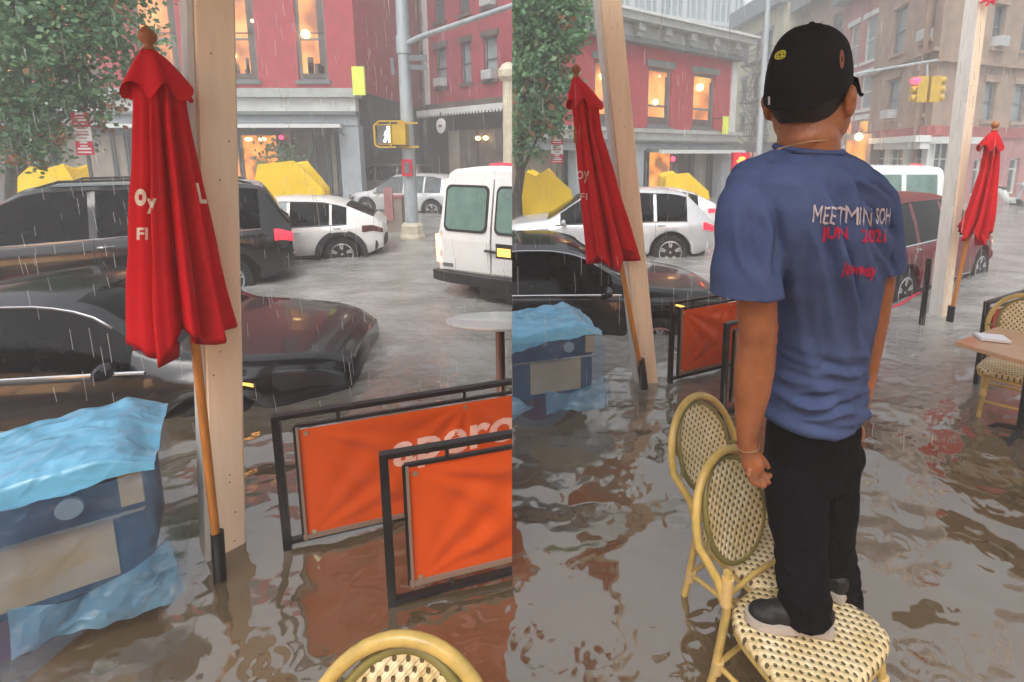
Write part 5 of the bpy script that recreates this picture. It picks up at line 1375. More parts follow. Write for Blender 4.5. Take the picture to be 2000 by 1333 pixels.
# ------------------------------------------------------------------ banner barriers
def barrier(label, A, B, top, m='orange_vinyl', keep=None, name='banner_barrier', gap=.075, posts=(0, 1), wtx=None, bot=.10, seed=1):
    """A, B: ground points (world x,y) of both posts"""
    A, B = V((A[0], A[1], 0)), V((B[0], B[1], 0)); d = (B - A).normalized(); L_ = (B - A).length; up = V((0, 0, 1)); nrm = V((d.y, -d.x, 0))
    r = empty(name, V((A.x, A.y, PAVE)), 0, label, 'barrier', 'banner barriers round the terrace')
    for k, p in enumerate((A, B)):
        if k in posts: mb = MB(); mb.bar(p + up * PAVE, p + up * top, .034, up=d); mb.build('post', 'black_metal', r, smooth=False)
    mb = MB(); mb.bar(A + up * (top - .0) - d * .017, B + up * top + d * .017, .036, .022); mb.build('top_rail', 'black_metal', r, smooth=False)
    mb = MB(); mb.bar(A + up * .03, B + up * .03, .03, .02); mb.build('bottom_rail', 'black_metal', r, smooth=False)
    a, b = A + d * gap, B - d * gap; zt, zb = top - .06, bot
    mb = MB()
    mb.bar(a + up * zb, a + up * zt, .016, up=d); mb.bar(b + up * zb, b + up * zt, .016, up=d); mb.bar(a + up * zt, b + up * zt, .016); mb.bar(a + up * zb, b + up * zb, .016)
    for q in (.12, .5, .88): p = a.lerp(b, q); mb.bar(p + up * zt, p + up * top, .014); mb.bar(p + up * zb, p + up * .03, .014)
    mb.build('inner_frame', 'black_metal', r, smooth=False)
    mb = MB(); W_ = (b - a).length; off = nrm * .012
    def fn(i, j):
        x = .016 + i * (W_ - .032); z = lerp(zb + .014, zt - .014, j); H = zt - zb
        e = min(i, 1 - i, j, 1 - j); sag = sm(0, .25, e)
        # tension folds running out of the corners
        f1 = math.atan2((H - (z - zb)), x + 1e-4); f2 = math.atan2(z - zb, x + 1e-4)
        dd = math.hypot(x, H - (z - zb)); d2 = math.hypot(x, z - zb)
        w = .012 * math.sin(f1 * 17 + seed) * math.exp(-dd * 1.3) + .010 * math.sin(f2 * 15 + seed * 2) * math.exp(-d2 * 1.5) + .010 * noise.noise(V((x * 2.2 + seed, z * 3, 0)))
        w += .009 * math.sin(math.atan2(H - (z - zb), x - W_ * .5) * 11) * math.exp(-math.hypot(x - W_ * .5, H - (z - zb)) * 3)
        return a + d * x + up * z + off + nrm * w * sag * 1.6
    mb.grid(fn, 90, 40); bn = mb.build('banner', m, r, ang=180, fix=False)
    mb = MB()
    for (q, z) in ((.03, zt - .035), (.5, zt - .035), (.97, zt - .035), (.03, zb + .035), (.97, zb + .035)):
        p = a.lerp(b, q) + up * z + nrm * .016; mb.lathe(p, [(.011, -.002), (.011, .003), (.005, .003)], 14, 'y', Matrix.Rotation(math.atan2(d.y, d.x), 3, 'Z'))
    mb.build('grommets', 'brass', r, smooth=False)
    mb = MB(); mb.bar(a + up * (zb + .014) + off * 1.3, b + up * (zb + .014) + off * 1.3, .012, .022); mb.bar(a + up * (zb) + d * .012 + off * 1.3, a + up * zt + d * .012 + off * 1.3, .012, .018, up=nrm); mb.build('banner_hem', 'grey_trim' if m == 'orange_vinyl' else m, r, smooth=False)
    bpy.context.view_layer.update()
    return r, bn
def gp(px, py, z): p = G(px, py, z); return (p.x, p.y)
TOPZ = .70
def line_pts(a_px, b_px, ztop, ext):
    a, b = V((*gp(*a_px, ztop), 0)), V((*gp(*b_px, ztop), 0)); return (a.x, a.y), tuple((a + (b - a).normalized() * ext)[:2])
A, B = line_pts((538, 816), (997, 746), .68, 1.75)
r1, bn1 = barrier('orange banner barrier with pale lettering, the farther of the two in front on the left', A, B, .68, bot=.03, seed=1)
decal('lettering', 'aperol', 'pink_print', r1, bn1, 768, 935, 262, 88, dx=0, dy=-62, cuts=2, extr=.025)
cut(r1, 'left')
A, B = line_pts((749, 890), (997, 848), .70, 1.6)
r2, bn2 = barrier('nearest orange banner barrier, overlapping the farther one at the lower left', A, B, .70, bot=.09, seed=4)
cut(r2, 'left')
A, B = line_pts((1314, 592), (1428, 574), .69, 1.25)
r3, bn3 = barrier('orange banner barrier left of the standing man, right of the leaning post', A, B, .69, seed=2, bot=.05)
A, B = gp(1420, 634, .70), gp(1718, 566, .70)
r4, bn4 = barrier('orange banner barrier mostly hidden behind the blue shirted man', A, B, .70, seed=3, bot=.10)
A, B = line_pts((1928, 592), (2000, 570), .70, 1.5)
r5, bn5 = barrier('dark red banner barrier at the right edge behind the small brown table', A, B, .70, m='red_vinyl', seed=5, bot=.1)
kb = empty('bollard', (G(1806, 634).x, G(1806, 634).y, PAVE), 0, 'slim black bollard standing in the water left of the pale leaning post', 'bollard')
mb = MB(); p0, p1 = G(1800, 634), P(1815, 506, G(1800, 634).y); mb.tube([p0 - (p1 - p0) * .2, p0, p1, p1 + V((0, 0, .01))], [.03, .03, .028, .018], 12); mb.build('shaft', 'black_metal', kb)
mb = MB(); mb.tube([p1 - (p1 - p0) * .07, p1 - (p1 - p0) * .04], .034, 12); mb.build('collar', 'plastic_black', kb)
tp = empty('red_strip', G(1765, 590, .02), 0, 'thin strip standing for a red line on the water below the maroon suv', 'tape')  # added strip in place of a red line showing in the water
mb = MB(); pts = [G(1742, 600, .012), G(1755, 596, .02), G(1772, 586, .012), G(1786, 576, .02), G(1798, 570, .01)]; mb.tube(pts, [(.022, .005)] * 5, 6, hint=(.3, 1, 0)); mb.build('strip', 'red_strip', tp)

# ------------------------------------------------------------------ tables
def round_table():
    p = P(976, 625, 3.72); zt = p.z
    r = empty('round_table', (p.x, p.y, PAVE), 0, 'round white topped table on a chrome stem, beside the white van', 'table')
    mb = MB(); mb.lathe((p.x, p.y, 0), [(.36, zt - .028), (.405, zt - .022), (.415, zt - .010), (.41, zt), (.39, zt + .002)], 56); mb.build('table_top', 'table_white', r)
    mb = MB(); mb.lathe((p.x, p.y, 0), [(.036, PAVE + .03), (.036, zt - .03)], 18); mb.build('stem', 'chrome_red', r)
    mb = MB(); mb.lathe((p.x, p.y, 0), [(.28, PAVE), (.27, PAVE + .02), (.05, PAVE + .04)], 32); mb.build('base', 'chrome', r)
    for k_ in ('table_top',):
        for o in kids(r):
            if o.name.startswith(k_): o.scale = (1, .5, 1)
    cut(r, 'left')
round_table()
def brown_table():
    zt = .63; a = G(1866, 668, zt); b = G(1962, 634, zt); c = G(2060, 735, zt)
    r = empty('cafe_table', ((a.x + b.x) / 2, (a.y + b.y) / 2, PAVE), 0, 'square brown cafe table with a black pedestal, white napkin on it, at the right edge', 'table')
    e1 = V((b.x - a.x, b.y - a.y, 0)); ln = e1.length; e1.normalize(); e2 = V((e1.y, -e1.x, 0)); s_ = .62
    a = V((a.x, a.y, 0)); cs = [a, a + e1 * s_, a + e1 * s_ + e2 * s_, a + e2 * s_]
    mb = MB(); mb.poly([p + V((0, 0, zt)) for p in cs], (0, 0, -.028)); mb.build('table_top', 'table_laminate', r, smooth=False)
    cc = a + (e1 + e2) * s_ * .5; 
    mb = MB(); mb.tube([cc + V((0, 0, PAVE + .05)), cc + V((0, 0, zt - .03))], .028, 14); mb.build('pedestal', 'black_metal', r)
    for k in range(4):
        d = V((math.cos(k * math.pi / 2 + .5), math.sin(k * math.pi / 2 + .5), 0)); mb = MB(); mb.tube([cc + V((0, 0, .06)), cc + d * .12 + V((0, 0, .03)), cc + d * .27 + V((0, 0, PAVE + .015))], [.02, .018, .014], 8); mb.build('foot', 'black_metal', r)
    nq = empty('napkin', G(1936, 662, zt + .004), R(-20), 'white folded napkin lying on the brown cafe table', 'napkin')
    mb = MB()
    for k in range(3): mb.box(-.085 + k * .004, .085, -.07, .07 - k * .006, .001 + k * .006, .006 + k * .006)
    mb.build('folded_paper', 'napkin', nq, smooth=False, world=False)
brown_table()

# ------------------------------------------------------------------ rattan chairs: x right, y forward, z up
def make_chair():
    r = empty('rattan_chair', (0, 0, 0), 0)
    H = .47; W_, D_ = .222, .200
    def T(pts, rad, nm, m='rattan', n=12, **k): mb = MB(); mb.tube(pts, rad, n, **k); return mb.build(nm, m, r, world=False)
    # seat: rounded square, slightly domed
    def outline(t, k=1.0):
        a = 2 * math.pi * t; c, s_ = math.cos(a), math.sin(a); e = .48
        x = math.copysign(abs(c) ** e, c) * W_ * k; y = math.copysign(abs(s_) ** e, s_) * D_ * k
        return x * (1.02 + .16 * (y / D_)), y
    mb = MB(); n = 56
    prof_ = [(0.02, .0165), (.35, .0155), (.7, .013), (.9, .010), (.985, .004), (1.03, -.010), (1.04, -.024), (1.0, -.036), (.9, -.04)]
    for k, z in prof_:
        for i in range(n): x, y = outline(i / n, k); mb.v.append((x, y, H + z))
    for j in range(len(prof_) - 1):
        for i in range(n): i2 = (i + 1) % n; mb.f.append([j * n + i, j * n + i2, (j + 1) * n + i2, (j + 1) * n + i])
    mb.f.append(list(range(n))); mb.f.append([(len(prof_) - 1) * n + i for i in range(n)])
    o = mb.build('seat', 'weave', r, world=False, ang=60); planar_uv(o, 0, 1)
    T([(*outline(i / 40, .96), H - .052) for i in range(40)], .012, 'seat_hoop', closed=True)
    # legs
    fl = [(s * .185, .175, H - .03) for s in (-1, 1)]
    for s in (-1, 1):
        T([(s * .18, .17, H - .04), (s * .195, .195, .2), (s * .205, .215, 0)], .0145, 'leg')
        l = T([(s * .19, -.19, H + .17), (s * .19, -.185, H), (s * .20, -.215, .2), (s * .21, -.25, 0)], .0155, 'leg')
    # outer arch of the back
    arch = []
    for k in range(25):
        a = math.pi * k / 24; x = -.225 * math.cos(a); z = H + .215 + .26 * math.sin(a)
        arch.append((x, -.225 - .15 * (z - H) / .45, z))
    arch = [(-.195, -.20, H + .05), (-.213, -.212, H + .13)] + arch + [(.213, -.212, H + .13), (.195, -.20, H + .05)]
    T(arch, .0165, 'back_hoop', n=12)
    # woven oval panel with a green cane edge
    cz = H + .255; rx, rz = .165, .185
    def bp(x, z, o=0): return (x, -.225 - .15 * (z - H) / .45 - .02 * (1 - (x / rx) ** 2) + o, z)
    mb = MB(); rings = 8; n = 40
    for sd, off in ((0, -.007), (1, .007)):
        b = len(mb.v); mb.v.append(bp(0, cz, off))
        for j in range(1, rings + 1):
            for i in range(n): a = 2 * math.pi * i / n; mb.v.append(bp(rx * j / rings * math.cos(a), cz + rz * j / rings * math.sin(a), off))
        for i in range(n): mb.f.append([b, b + 1 + (i + 1) % n, b + 1 + i])
        for j in range(rings - 1):
            for i in range(n): q = b + 1 + j * n; mb.f.append([q + i, q + (i + 1) % n, q + n + (i + 1) % n, q + n + i])
    o = mb.build('backrest', 'weave', r, world=False, fix=False, ang=180); planar_uv(o, 0, 2)
    T([bp(rx * math.cos(a), cz + rz * math.sin(a)) for a in [2 * math.pi * i / 44 for i in range(44)]], .0115, 'panel_edge', 'rattan_green', closed=True)
    for s in (-1, 1):
        T([bp(s * rx, cz - .03), (s * .222, -.255, cz - .03)], .007, 'peg', 'rattan_green', 8)
        T([(s * .19, -.19, H + .10), (s * .15, -.215, H + .02), (s * .09, -.21, H - .03)], .010, 'brace')
        T([(s * .192, -.19, H + .04), (s * .19, -.186, H + .15)], .0215, 'wrapping', 'rattan_wrap')
        T([(s * .197, -.20, .26), (s * .2, -.206, .21)], .0195, 'wrapping', 'rattan_wrap')
        T([(s * .192, .185, H - .14), (s * .188, .19, H - .19)], .0185, 'wrapping', 'rattan_wrap')
        T([(s * .197, -.21, .24), (s * .197, .0, .25), (s * .196, .195, .24)], .010, 'stretcher')
        T([(s * .185, .17, H - .07), (s * .17, .05, H - .19), (s * .19, -.05, H - .22)], .008, 'brace')
    T([(-.195, -.205, .24), (.195, -.205, .24)], .010, 'stretcher'); T([(-.195, .195, .24), (.195, .195, .24)], .010, 'stretcher')
    T([(-.20, -.192, H + .06), (0, -.215, H + .045), (.20, -.192, H + .06)], .010, 'back_rail')
    tag(r, cat='chair', group='rattan bistro chairs'); return r
ch = make_chair()
def put(o, p, rz, s, label):
    o.location = (p[0], p[1], PAVE); o.rotation_euler = (0, 0, R(rz)); o.scale = (s, s, s); o['label'] = label; return o
ZS = PAVE + .47 * .95 + .016
CB = G(1572, 1218, ZS)
put(ch, CB, -147, .95, 'rattan chair the man stands on, woven cream seat with dark eyelets')
c2 = put(copy_tree(ch), (CB.x + .01, CB.y + .40), -143, .97, 'empty rattan chair just behind the one the man stands on')
p = G(758, 1284, PAVE + .968)
c3 = put(copy_tree(ch), (p.x, p.y - .32), 178, 1.0, 'rattan chair in the lower left foreground with only its oval back top showing')
p = G(1962, 718, .36)
c4 = put(copy_tree(ch), (p.x + .11, p.y - .02), 138, 1.0, 'rattan chair tucked at the brown cafe table on the right edge')

# ------------------------------------------------------------------ plastic covered carts
def cart(label, org, ang, s, keep=None, wid=1.25, dep=.50):
    r = empty('drinks_cart', (org[0], org[1], PAVE), 0, label, 'cart', 'plastic covered carts')
    H = .80
    def B_(nm, m, *q, par=None): mb = MB(); mb.box(*q); return mb.build(nm, m, par or r, smooth=False, world=False)
    body = B_('body', 'cart_navy', -wid, -.012, .012, dep, .30, H)
    B_('panel', 'cart_beige', -wid + .05, -.66, .0, .0115, .36, .60); B_('panel', 'cart_beige', -.52, -.11, .0, .0115, .34, .60)
    B_('corner_post', 'cart_beige', -.075, -.0, -.012, .006, .64, H - .02)
    B_('rail', 'chrome', -wid, .0, -.03, -.014, .612, .626); B_('rail', 'cart_navy', -wid, 0, -.02, -.001, .80, .82)
    mb = MB(); mb.lathe((-.22, -.02, .71), [(.042, -.02), (.042, .0), (.034, .004)], 28, 'y'); mb.build('gauge', 'gauge', r, world=False)
    mb = MB(); mb.lathe((-.22, -.025, .71), [(.030, -.002), (.030, .002)], 28, 'y'); mb.build('gauge_face', 'cart_navy', r, world=False)
    mb = MB(); mb.lathe((-.79, -.03, .63), [(.012, .02), (.012, -.03), (.024, -.035), (.022, -.06)], 16, 'y'); mb.build('knob', 'knob', r, world=False)
    mb = MB(); mb.tube([(-.42, .16, .0), (-.42, .16, .30)], .16, 24); mb.build('pedestal', 'dark_red', r, world=False)
    mb = MB(); mb.tube([(-1.0, .2, .0), (-1.0, .2, .30)], .14, 24); mb.build('pedestal', 'plastic_black', r, world=False)
    rr = random.Random(2)
    # cover: opaque doubled sheet over the top
    def topf(i, j):
        x = lerp(-wid - .05, .03, i); e = i
        if j < .60: y = lerp(dep + .03, -.03, j / .60); z = H + .035 + .05 * math.sin(math.pi * min(1, j / .60)) * (.6 + .4 * math.sin(i * 5)) + .04 * (1 - j)
        elif j < .75: y = -.035 - .012 * (j - .60) / .15; z = H + .035 - (j - .60) / .15 * (.05 + .07 * (1 - i) + .015 * math.sin(i * 17))
        else: y = -.045; z = 0
        q = noise.noise(V((x * 4, y * 5 + z * 3, 1))) * .010 + (abs(noise.noise(V((x * 6 + y * 3, y * 8 - x * 2, 4)))) - .2) * -.035 + noise.noise(V((x * 22, y * 16, 4))) * .004
        drop = sm(.90, 1, i); return (x + .02 * drop, y + q * .3, z + q - .06 * drop * (1 if j < .6 else .4) + (.02 * math.sin(i * 9)))
    mb = MB(); mb.grid(lambda i, j: topf(i, j * .7499), 120, 70); mb.build('folded_cover', 'cover_blue', r, ang=180, world=False, fix=False)
    # clear sheet hanging down the front and round the right end
    def front(i, j):
        bend = .90
        zb_ = .22 + .05 * math.sin(i * 9) - .10 * math.exp(-((i - .45) / .2) ** 2)
        z = lerp(.79, zb_, j); bulge = .02 + .05 * j + .02 * math.sin(i * 21 + j * 3) * (.3 + j) + .03 * noise.noise(V((i * 7, j * 5, 2)))
        if i < bend: x = lerp(-wid - .03, .025 + .05 * j, i / bend); y = -.035 - bulge
        else: t = (i - bend) / (1 - bend); x = .03 + .07 * j + .02 * math.sin(j * 9); y = lerp(-.035 - bulge, dep * .8, t)
        return (x, y, z)
    mb = MB(); mb.grid(front, 90, 36); mb.build('clear_cover', 'cover_clear', r, ang=180, world=False, fix=False)
    def skirt(i, j):      # paler doubled lower part, ragged hem
        zt_ = .40 - .05 * math.sin(i * 4) ; zb_ = .21 + .020 * math.sin(i * 6) + .006 * math.sin(i * 33)
        z = lerp(zt_, zb_, j); x = lerp(-.42, .06, i) + .04 * j * (i > .8); y = -.070 - .03 * j + .008 * math.sin(i * 14 + j * 4) - (.0 if i < .85 else -.25 * (i - .85))
        return (x, y, z)
    mb = MB(); mb.grid(skirt, 40, 20); mb.build('cover_hem', 'cover_pale', r, ang=180, world=False, fix=False)
    def flap(i, j):
        z = lerp(.50, .14 + .16 * i, j) - .12 * i * (1 - j); x = lerp(-1.2, -.64 + .12 * j, i); y = -.10 - .05 * j + .03 * math.sin(i * 9 + j * 5) + .02 * noise.noise(V((i * 6, j * 6, 8)))
        return (x, y, z)
    mb = MB(); mb.grid(flap, 30, 24); mb.build('loose_flap', 'cover_pale', r, ang=180, world=False, fix=False)
    def crease(i, j): return 0
    r.rotation_euler = (0, 0, R(ang)); r.scale = (s, s, s)
    if keep: cut(r, keep)
    return r
q = P(278, 935, 1.86)
cart('cart wrapped in blue plastic with a dark red pedestal, large in the lower left corner', (q.x, q.y), 33, .97)
q = P(1160, 690, 3.5)
cart('smaller looking blue plastic covered cart beside the second umbrella and post', (q.x, q.y), 17, .92, 'right')
# ------------------------------------------------------------------ the man on the chair, seen from behind
def sk(l, z_off=0): return l
PHI = R(-30); fwd = V((math.sin(PHI), math.cos(PHI), 0)); rgt = V((math.cos(PHI), -math.sin(PHI), 0))
YB = lambda py: lerp(1.42, 1.60, sm(200, 1150, py))
feet = G(1560, 1225, ZS + .01)
man = empty('person', V((feet.x, feet.y, 0)), 0, 'man in blue t-shirt, black trousers and black cap standing on a rattan chair', 'person')
def ring_pts(mb, rows, n=28):
    """rows: (px, py, half X extent in m, depth ratio, Y offset)"""
    base = len(mb.v)
    for (px, py, hx, q, dy) in rows:
        c = P(px, py, YB(py) + dy)
        a = hx / math.sqrt(rgt.x ** 2 + (q * fwd.x) ** 2); b = a * q
        for k in range(n):
            t = 2 * math.pi * k / n; ct, st = math.cos(t), math.sin(t)
            ct = math.copysign(abs(ct) ** .85, ct); st = math.copysign(abs(st) ** .85, st)
            mb.v.append(tuple(c + rgt * a * ct + fwd * b * st))
    for j in range(len(rows) - 1):
        for k in range(n): k2 = (k + 1) % n; mb.f.append([base + j * n + k, base + j * n + k2, base + (j + 1) * n + k2, base + (j + 1) * n + k])
    mb.f.append([base + k for k in range(n)]); mb.f.append([base + (len(rows) - 1) * n + k for k in range(n)])
TORSO = [(1581, 286, .062, .9, 0), (1580, 302, .10, .75, 0), (1577, 322, .165, .62, 0), (1578, 350, .215, .58, 0), (1582, 395, .232, .60, 0), (1592, 450, .225, .62, 0), (1605, 510, .205, .64, 0),
         (1614, 570, .168, .68, 0), (1616, 630, .150, .70, 0), (1608, 690, .143, .72, 0), (1600, 735, .148, .74, 0), (1594, 775, .158, .74, 0), (1590, 802, .163, .74, 0)]
# body
mb = MB()
hdY = 1.44; hc = P(1580, 168, hdY)
FH = R(43); hf = V((math.sin(FH), math.cos(FH), 0)); hr = V((hf.y, -hf.x, 0))
HM = Matrix((hr, hf, V((0, 0, 1)))).transposed()
def hp(x, y, z): return hc + HM @ V((x, y, z))
S = 1.21
mb.ell(hp(0, -.012 * S, .035 * S), (.078 * S, .098 * S, .092 * S), 28, 18, HM)
mb.ell(hp(0, .03 * S, -.03 * S), (.070 * S, .078 * S, .105 * S), 24, 14, HM)           # face and jaw
mb.ell(hp(0, .048 * S, -.082 * S), (.056 * S, .054 * S, .050 * S), 18, 10, HM)
mb.ell(hp(.040 * S, .022 * S, -.072 * S), (.046 * S, .056 * S, .062 * S), 18, 12, HM)
mb.ell(hp(-.040 * S, .022 * S, -.072 * S), (.042 * S, .056 * S, .058 * S), 18, 12, HM)
mb.ell(hp(0, .108 * S, -.02 * S), (.014 * S, .022 * S, .024 * S), 12, 8, HM)           # nose
for s in (-1, 1): mb.ell(hp(s * .045 * S, .075 * S, -.03 * S), (.026 * S, .024 * S, .022 * S), 12, 8, HM)
mb.ell(hp(0, .098 * S, -.068 * S), (.026 * S, .014 * S, .010 * S), 12, 8, HM)
for s in (-1, 1):
    mb.ell(hp(s * .088 * S, .0, -.040 * S), (.013 * S, .024 * S, .036 * S), 14, 10, HM)
    mb.ell(hp(s * .095 * S, -.012 * S, -.030 * S), (.009 * S, .012 * S, .018 * S), 12, 8, HM)
nk = P(1577, 295, YB(290))
mb.tube([hp(0, -.02, -.01), P(1578, 235, hdY), P(1578, 270, 1.43), P(1578, 300, 1.44), P(1580, 340, 1.46)], [(.070, .074), (.079, .080), (.082, .080), (.090, .080), (.12, .065)], 22, hint=rgt)
ring_pts(mb, [(x, y, h * .82, q, dy) for x, y, h, q, dy in TORSO[1:]] )
# left arm
LA = [(1458, 385, 1.36, .060), (1468, 470, 1.34, .058), (1476, 560, 1.33, .056), (1479, 620, 1.335, .053), (1480, 670, 1.345, .050), (1474, 715, 1.35, .056), (1468, 770, 1.355, .050), (1462, 820, 1.36, .038), (1458, 862, 1.365, .028), (1462, 885, 1.37, .030)]
mb.tube([P(x, y, Y) for x, y, Y, r_ in LA], [(r_, r_ * .92) for *_, r_ in LA], 18)
RA = [(1708, 410, 1.62, .055), (1718, 490, 1.64, .052), (1716, 560, 1.67, .048), (1709, 620, 1.69, .044), (1700, 670, 1.71, .042), (1692, 730, 1.71, .035), (1684, 785, 1.70, .027), (1680, 820, 1.69, .025)]
mb.tube([P(x, y, Y) for x, y, Y, r_ in RA], [r_ for *_, r_ in RA], 16)
# left hand: palm, four fingers curling to the right, thumb
mb.ell(P(1470, 905, 1.365), (.034, .026, .046), 16, 12, Matrix.Rotation(R(-22), 3, 'Y'))
HB = 1.365
for (pts, r0) in ((((1478, 915), (1490, 926), (1500, 931), (1508, 928)), .0105), (((1474, 922), (1484, 936), (1495, 943), (1504, 941)), .0108), (((1468, 926), (1476, 941), (1487, 949), (1497, 948)), .0102), (((1462, 924), (1467, 938), (1476, 947), (1485, 948)), .009)):
    k = {.0105: 0, .0108: 1, .0102: 2, .009: 3}[r0]
    mb.tube([P(x, y, HB - .018 * k + .004 * i + .02) for i, (x, y) in enumerate(pts)], [r0 * 1.1, r0, r0 * .95, r0 * .75], 10)
mb.tube([P(1474, 885, HB + .01), P(1487, 896, HB + .012), P(1496, 906, HB + .014), P(1501, 916, HB + .014)], [.013, .012, .0105, .0085], 10)
# right hand, mostly hidden by the hip
mb.ell(P(1674, 845, 1.69), (.024, .03, .042), 14, 10)
for k in range(4):
    mb.tube([P(1676 - k * 3, 862, 1.68 + .014 * k), P(1674 - k * 3, 880, 1.685 + .014 * k), P(1669 - k * 3, 890, 1.69 + .014 * k)], [.009, .0085, .007], 8)
mb.tube([P(1668, 840, 1.67), P(1663, 858, 1.665), P(1660, 870, 1.67)], [.011, .010, .008], 8)
body = mb.build('body', 'skin', man); remesh(body, .0045, 5, .5)
# legs under the trousers keep the figure whole
# hair
mb = MB(); mb.ell(hp(0, -.020 * S, -.002 * S), (.0815 * S, .095 * S, .104 * S), 32, 20, HM)
hair = mb.build('hair', 'hair_black', man)
bm = bmesh.new(); bm.from_mesh(hair.data); lim = hc.z - .078 * S
off = man.location
dl = [v for v in bm.verts if (v.co + off).z < lim - .012 or ((v.co + off) - hc).dot(hf) > .045 * S]
bmesh.ops.delete(bm, geom=dl, context='VERTS'); bm.to_mesh(hair.data); bm.free()
# cap
mb = MB(); n = 40; rows_ = 16
for j in range(rows_ + 1):
    ph = R(90) * j / rows_
    for i in range(n):
        t = 2 * math.pi * i / n
        u_ = j / rows_; k_ = (1 - u_ ** 2.5) ** (1 / 2.3); x = .0895 * S * math.cos(t) * k_; y = .108 * S * math.sin(t) * k_; z = .132 * S * u_
        seam = 1 - .012 * abs(math.cos(3 * t)) ** 14
        low = -.062 * S * (1 - j / rows_) ** 1.5 * max(0, .25 - math.sin(t)) * .8       # drops at the nape
        p = V((x * seam, (y - .012 * S) * seam, z + .0 + low))
        p += V((0, 0, .004 * noise.noise(p * 22)))
        mb.v.append(tuple(hp(*p)))
for j in range(rows_):
    for i in range(n): i2 = (i + 1) % n; mb.f.append([j * n + i, j * n + i2, (j + 1) * n + i2, (j + 1) * n + i])
cap = mb.build('cap', 'cap_black', man, ang=180)
mb = MB(); mb.ell(hp(0, -.012 * S, .133 * S), (.009, .009, .006), 12, 6); mb.build('cap_button', 'cap_black', cap)
mb = MB()
def brim(i, j, o=0):
    a = lerp(-1.15, 1.15, i) + .30; rad = lerp(.098, .225, j * (1 - .25 * abs((a - .30) / 1.15) ** 2)) * S
    x = math.sin(a) * .088 * S * (1 + .08 * j); y = math.cos(a) * rad * .62 + .045 * S; z = .040 * S - .055 * S * (x / (.09 * S)) ** 2 * .5 - .030 * S * j + o
    return hp(x, y, z)
mb.grid(lambda i, j: brim(i, j), 20, 8); mb.grid(lambda i, j: brim(i, j, -.006), 20, 8)
mb.tube([brim(i / 20, 1, -.003) for i in range(21)], .005, 6); mb.build('cap_brim', 'cap_black', cap, ang=60)
bpy.context.view_layer.update()
decal('cap_emblem', '@', 'yellow_thread', cap, cap, 1511, 119, 24, 18, dx=3, dy=-5, cuts=2, extr=.03)
decal('cap_label', 'I', 'white_thread', cap, cap, 1500, 205, 4, 16, cuts=2)
decal('cap_patch', 'o', 'brown_print', cap, cap, 1640, 135, 9, 38, cuts=3, extr=.06)
mb = MB(); mb.tube([P(1515 + 3, 292, 1.365), P(1545, 284, 1.348), P(1580, 277, 1.342), P(1615, 274, 1.355), P(1640, 280, 1.40)], .0022, 6); mb.build('necklace', 'necklace', man)
# shirt
mb = MB(); ring_pts(mb, [(x, y, h + (.004 if y > 320 else -.004) , q, dy) for x, y, h, q, dy in TORSO[1:]] + [(1589, 812, .165, .74, 0)], 40)
SL = [(1500, 352, 1.42, .07), (1470, 375, 1.37, .083), (1462, 420, 1.345, .088), (1460, 480, 1.335, .091), (1457, 540, 1.33, .097), (1455, 575, 1.33, .101)]
mb.tube([P(x, y, Y) for x, y, Y, r_ in SL], [(r_, r_ * .88) for *_, r_ in SL], 26, hint=(1, 0, -.1))
SR = [(1670, 365, 1.54, .07), (1702, 395, 1.60, .075), (1716, 440, 1.62, .072), (1722, 490, 1.63, .070), (1725, 530, 1.64, .070)]
mb.tube([P(x, y, Y) for x, y, Y, r_ in SR], [(r_, r_ * .9) for *_, r_ in SR], 22)
mb.tube([P(1545, 318, 1.42), P(1500, 345, 1.41), P(1470, 368, 1.375)], [.05, .066, .076], 18)
mb.tube([P(1615, 318, 1.48), P(1660, 345, 1.53), P(1695, 378, 1.58)], [.05, .06, .066], 18)
shirt = mb.build('shirt', 'shirt_blue', man); remesh(shirt, .0065, 4, .5)
FWD_C = V((0, math.cos(TH), -math.sin(TH))); UP_C = V((0, math.sin(TH), math.cos(TH)))
FOLDS = [(1640, 300, 1738, 500, 8, .012), (1618, 310, 1722, 560, 9, .013), (1660, 320, 1745, 430, 7, .010), (1600, 360, 1690, 650, 10, .013), (1625, 470, 1700, 720, 9, .010), (1580, 430, 1640, 700, 12, .009), (1690, 400, 1735, 560, 7, .009),
         (1545, 500, 1580, 760, 12, .007), (1500, 800, 1680, 770, 8, .010), (1495, 775, 1620, 800, 7, .009), (1520, 820, 1690, 800, 7, .008), (1500, 745, 1600, 770, 7, .008), (1600, 740, 1695, 720, 8, .009), (1425, 400, 1470, 560, 12, .008), (1480, 390, 1515, 560, 10, .010)]
me = shirt.data; me.calc_loop_triangles()
ns = [v.normal.copy() for v in me.vertices]
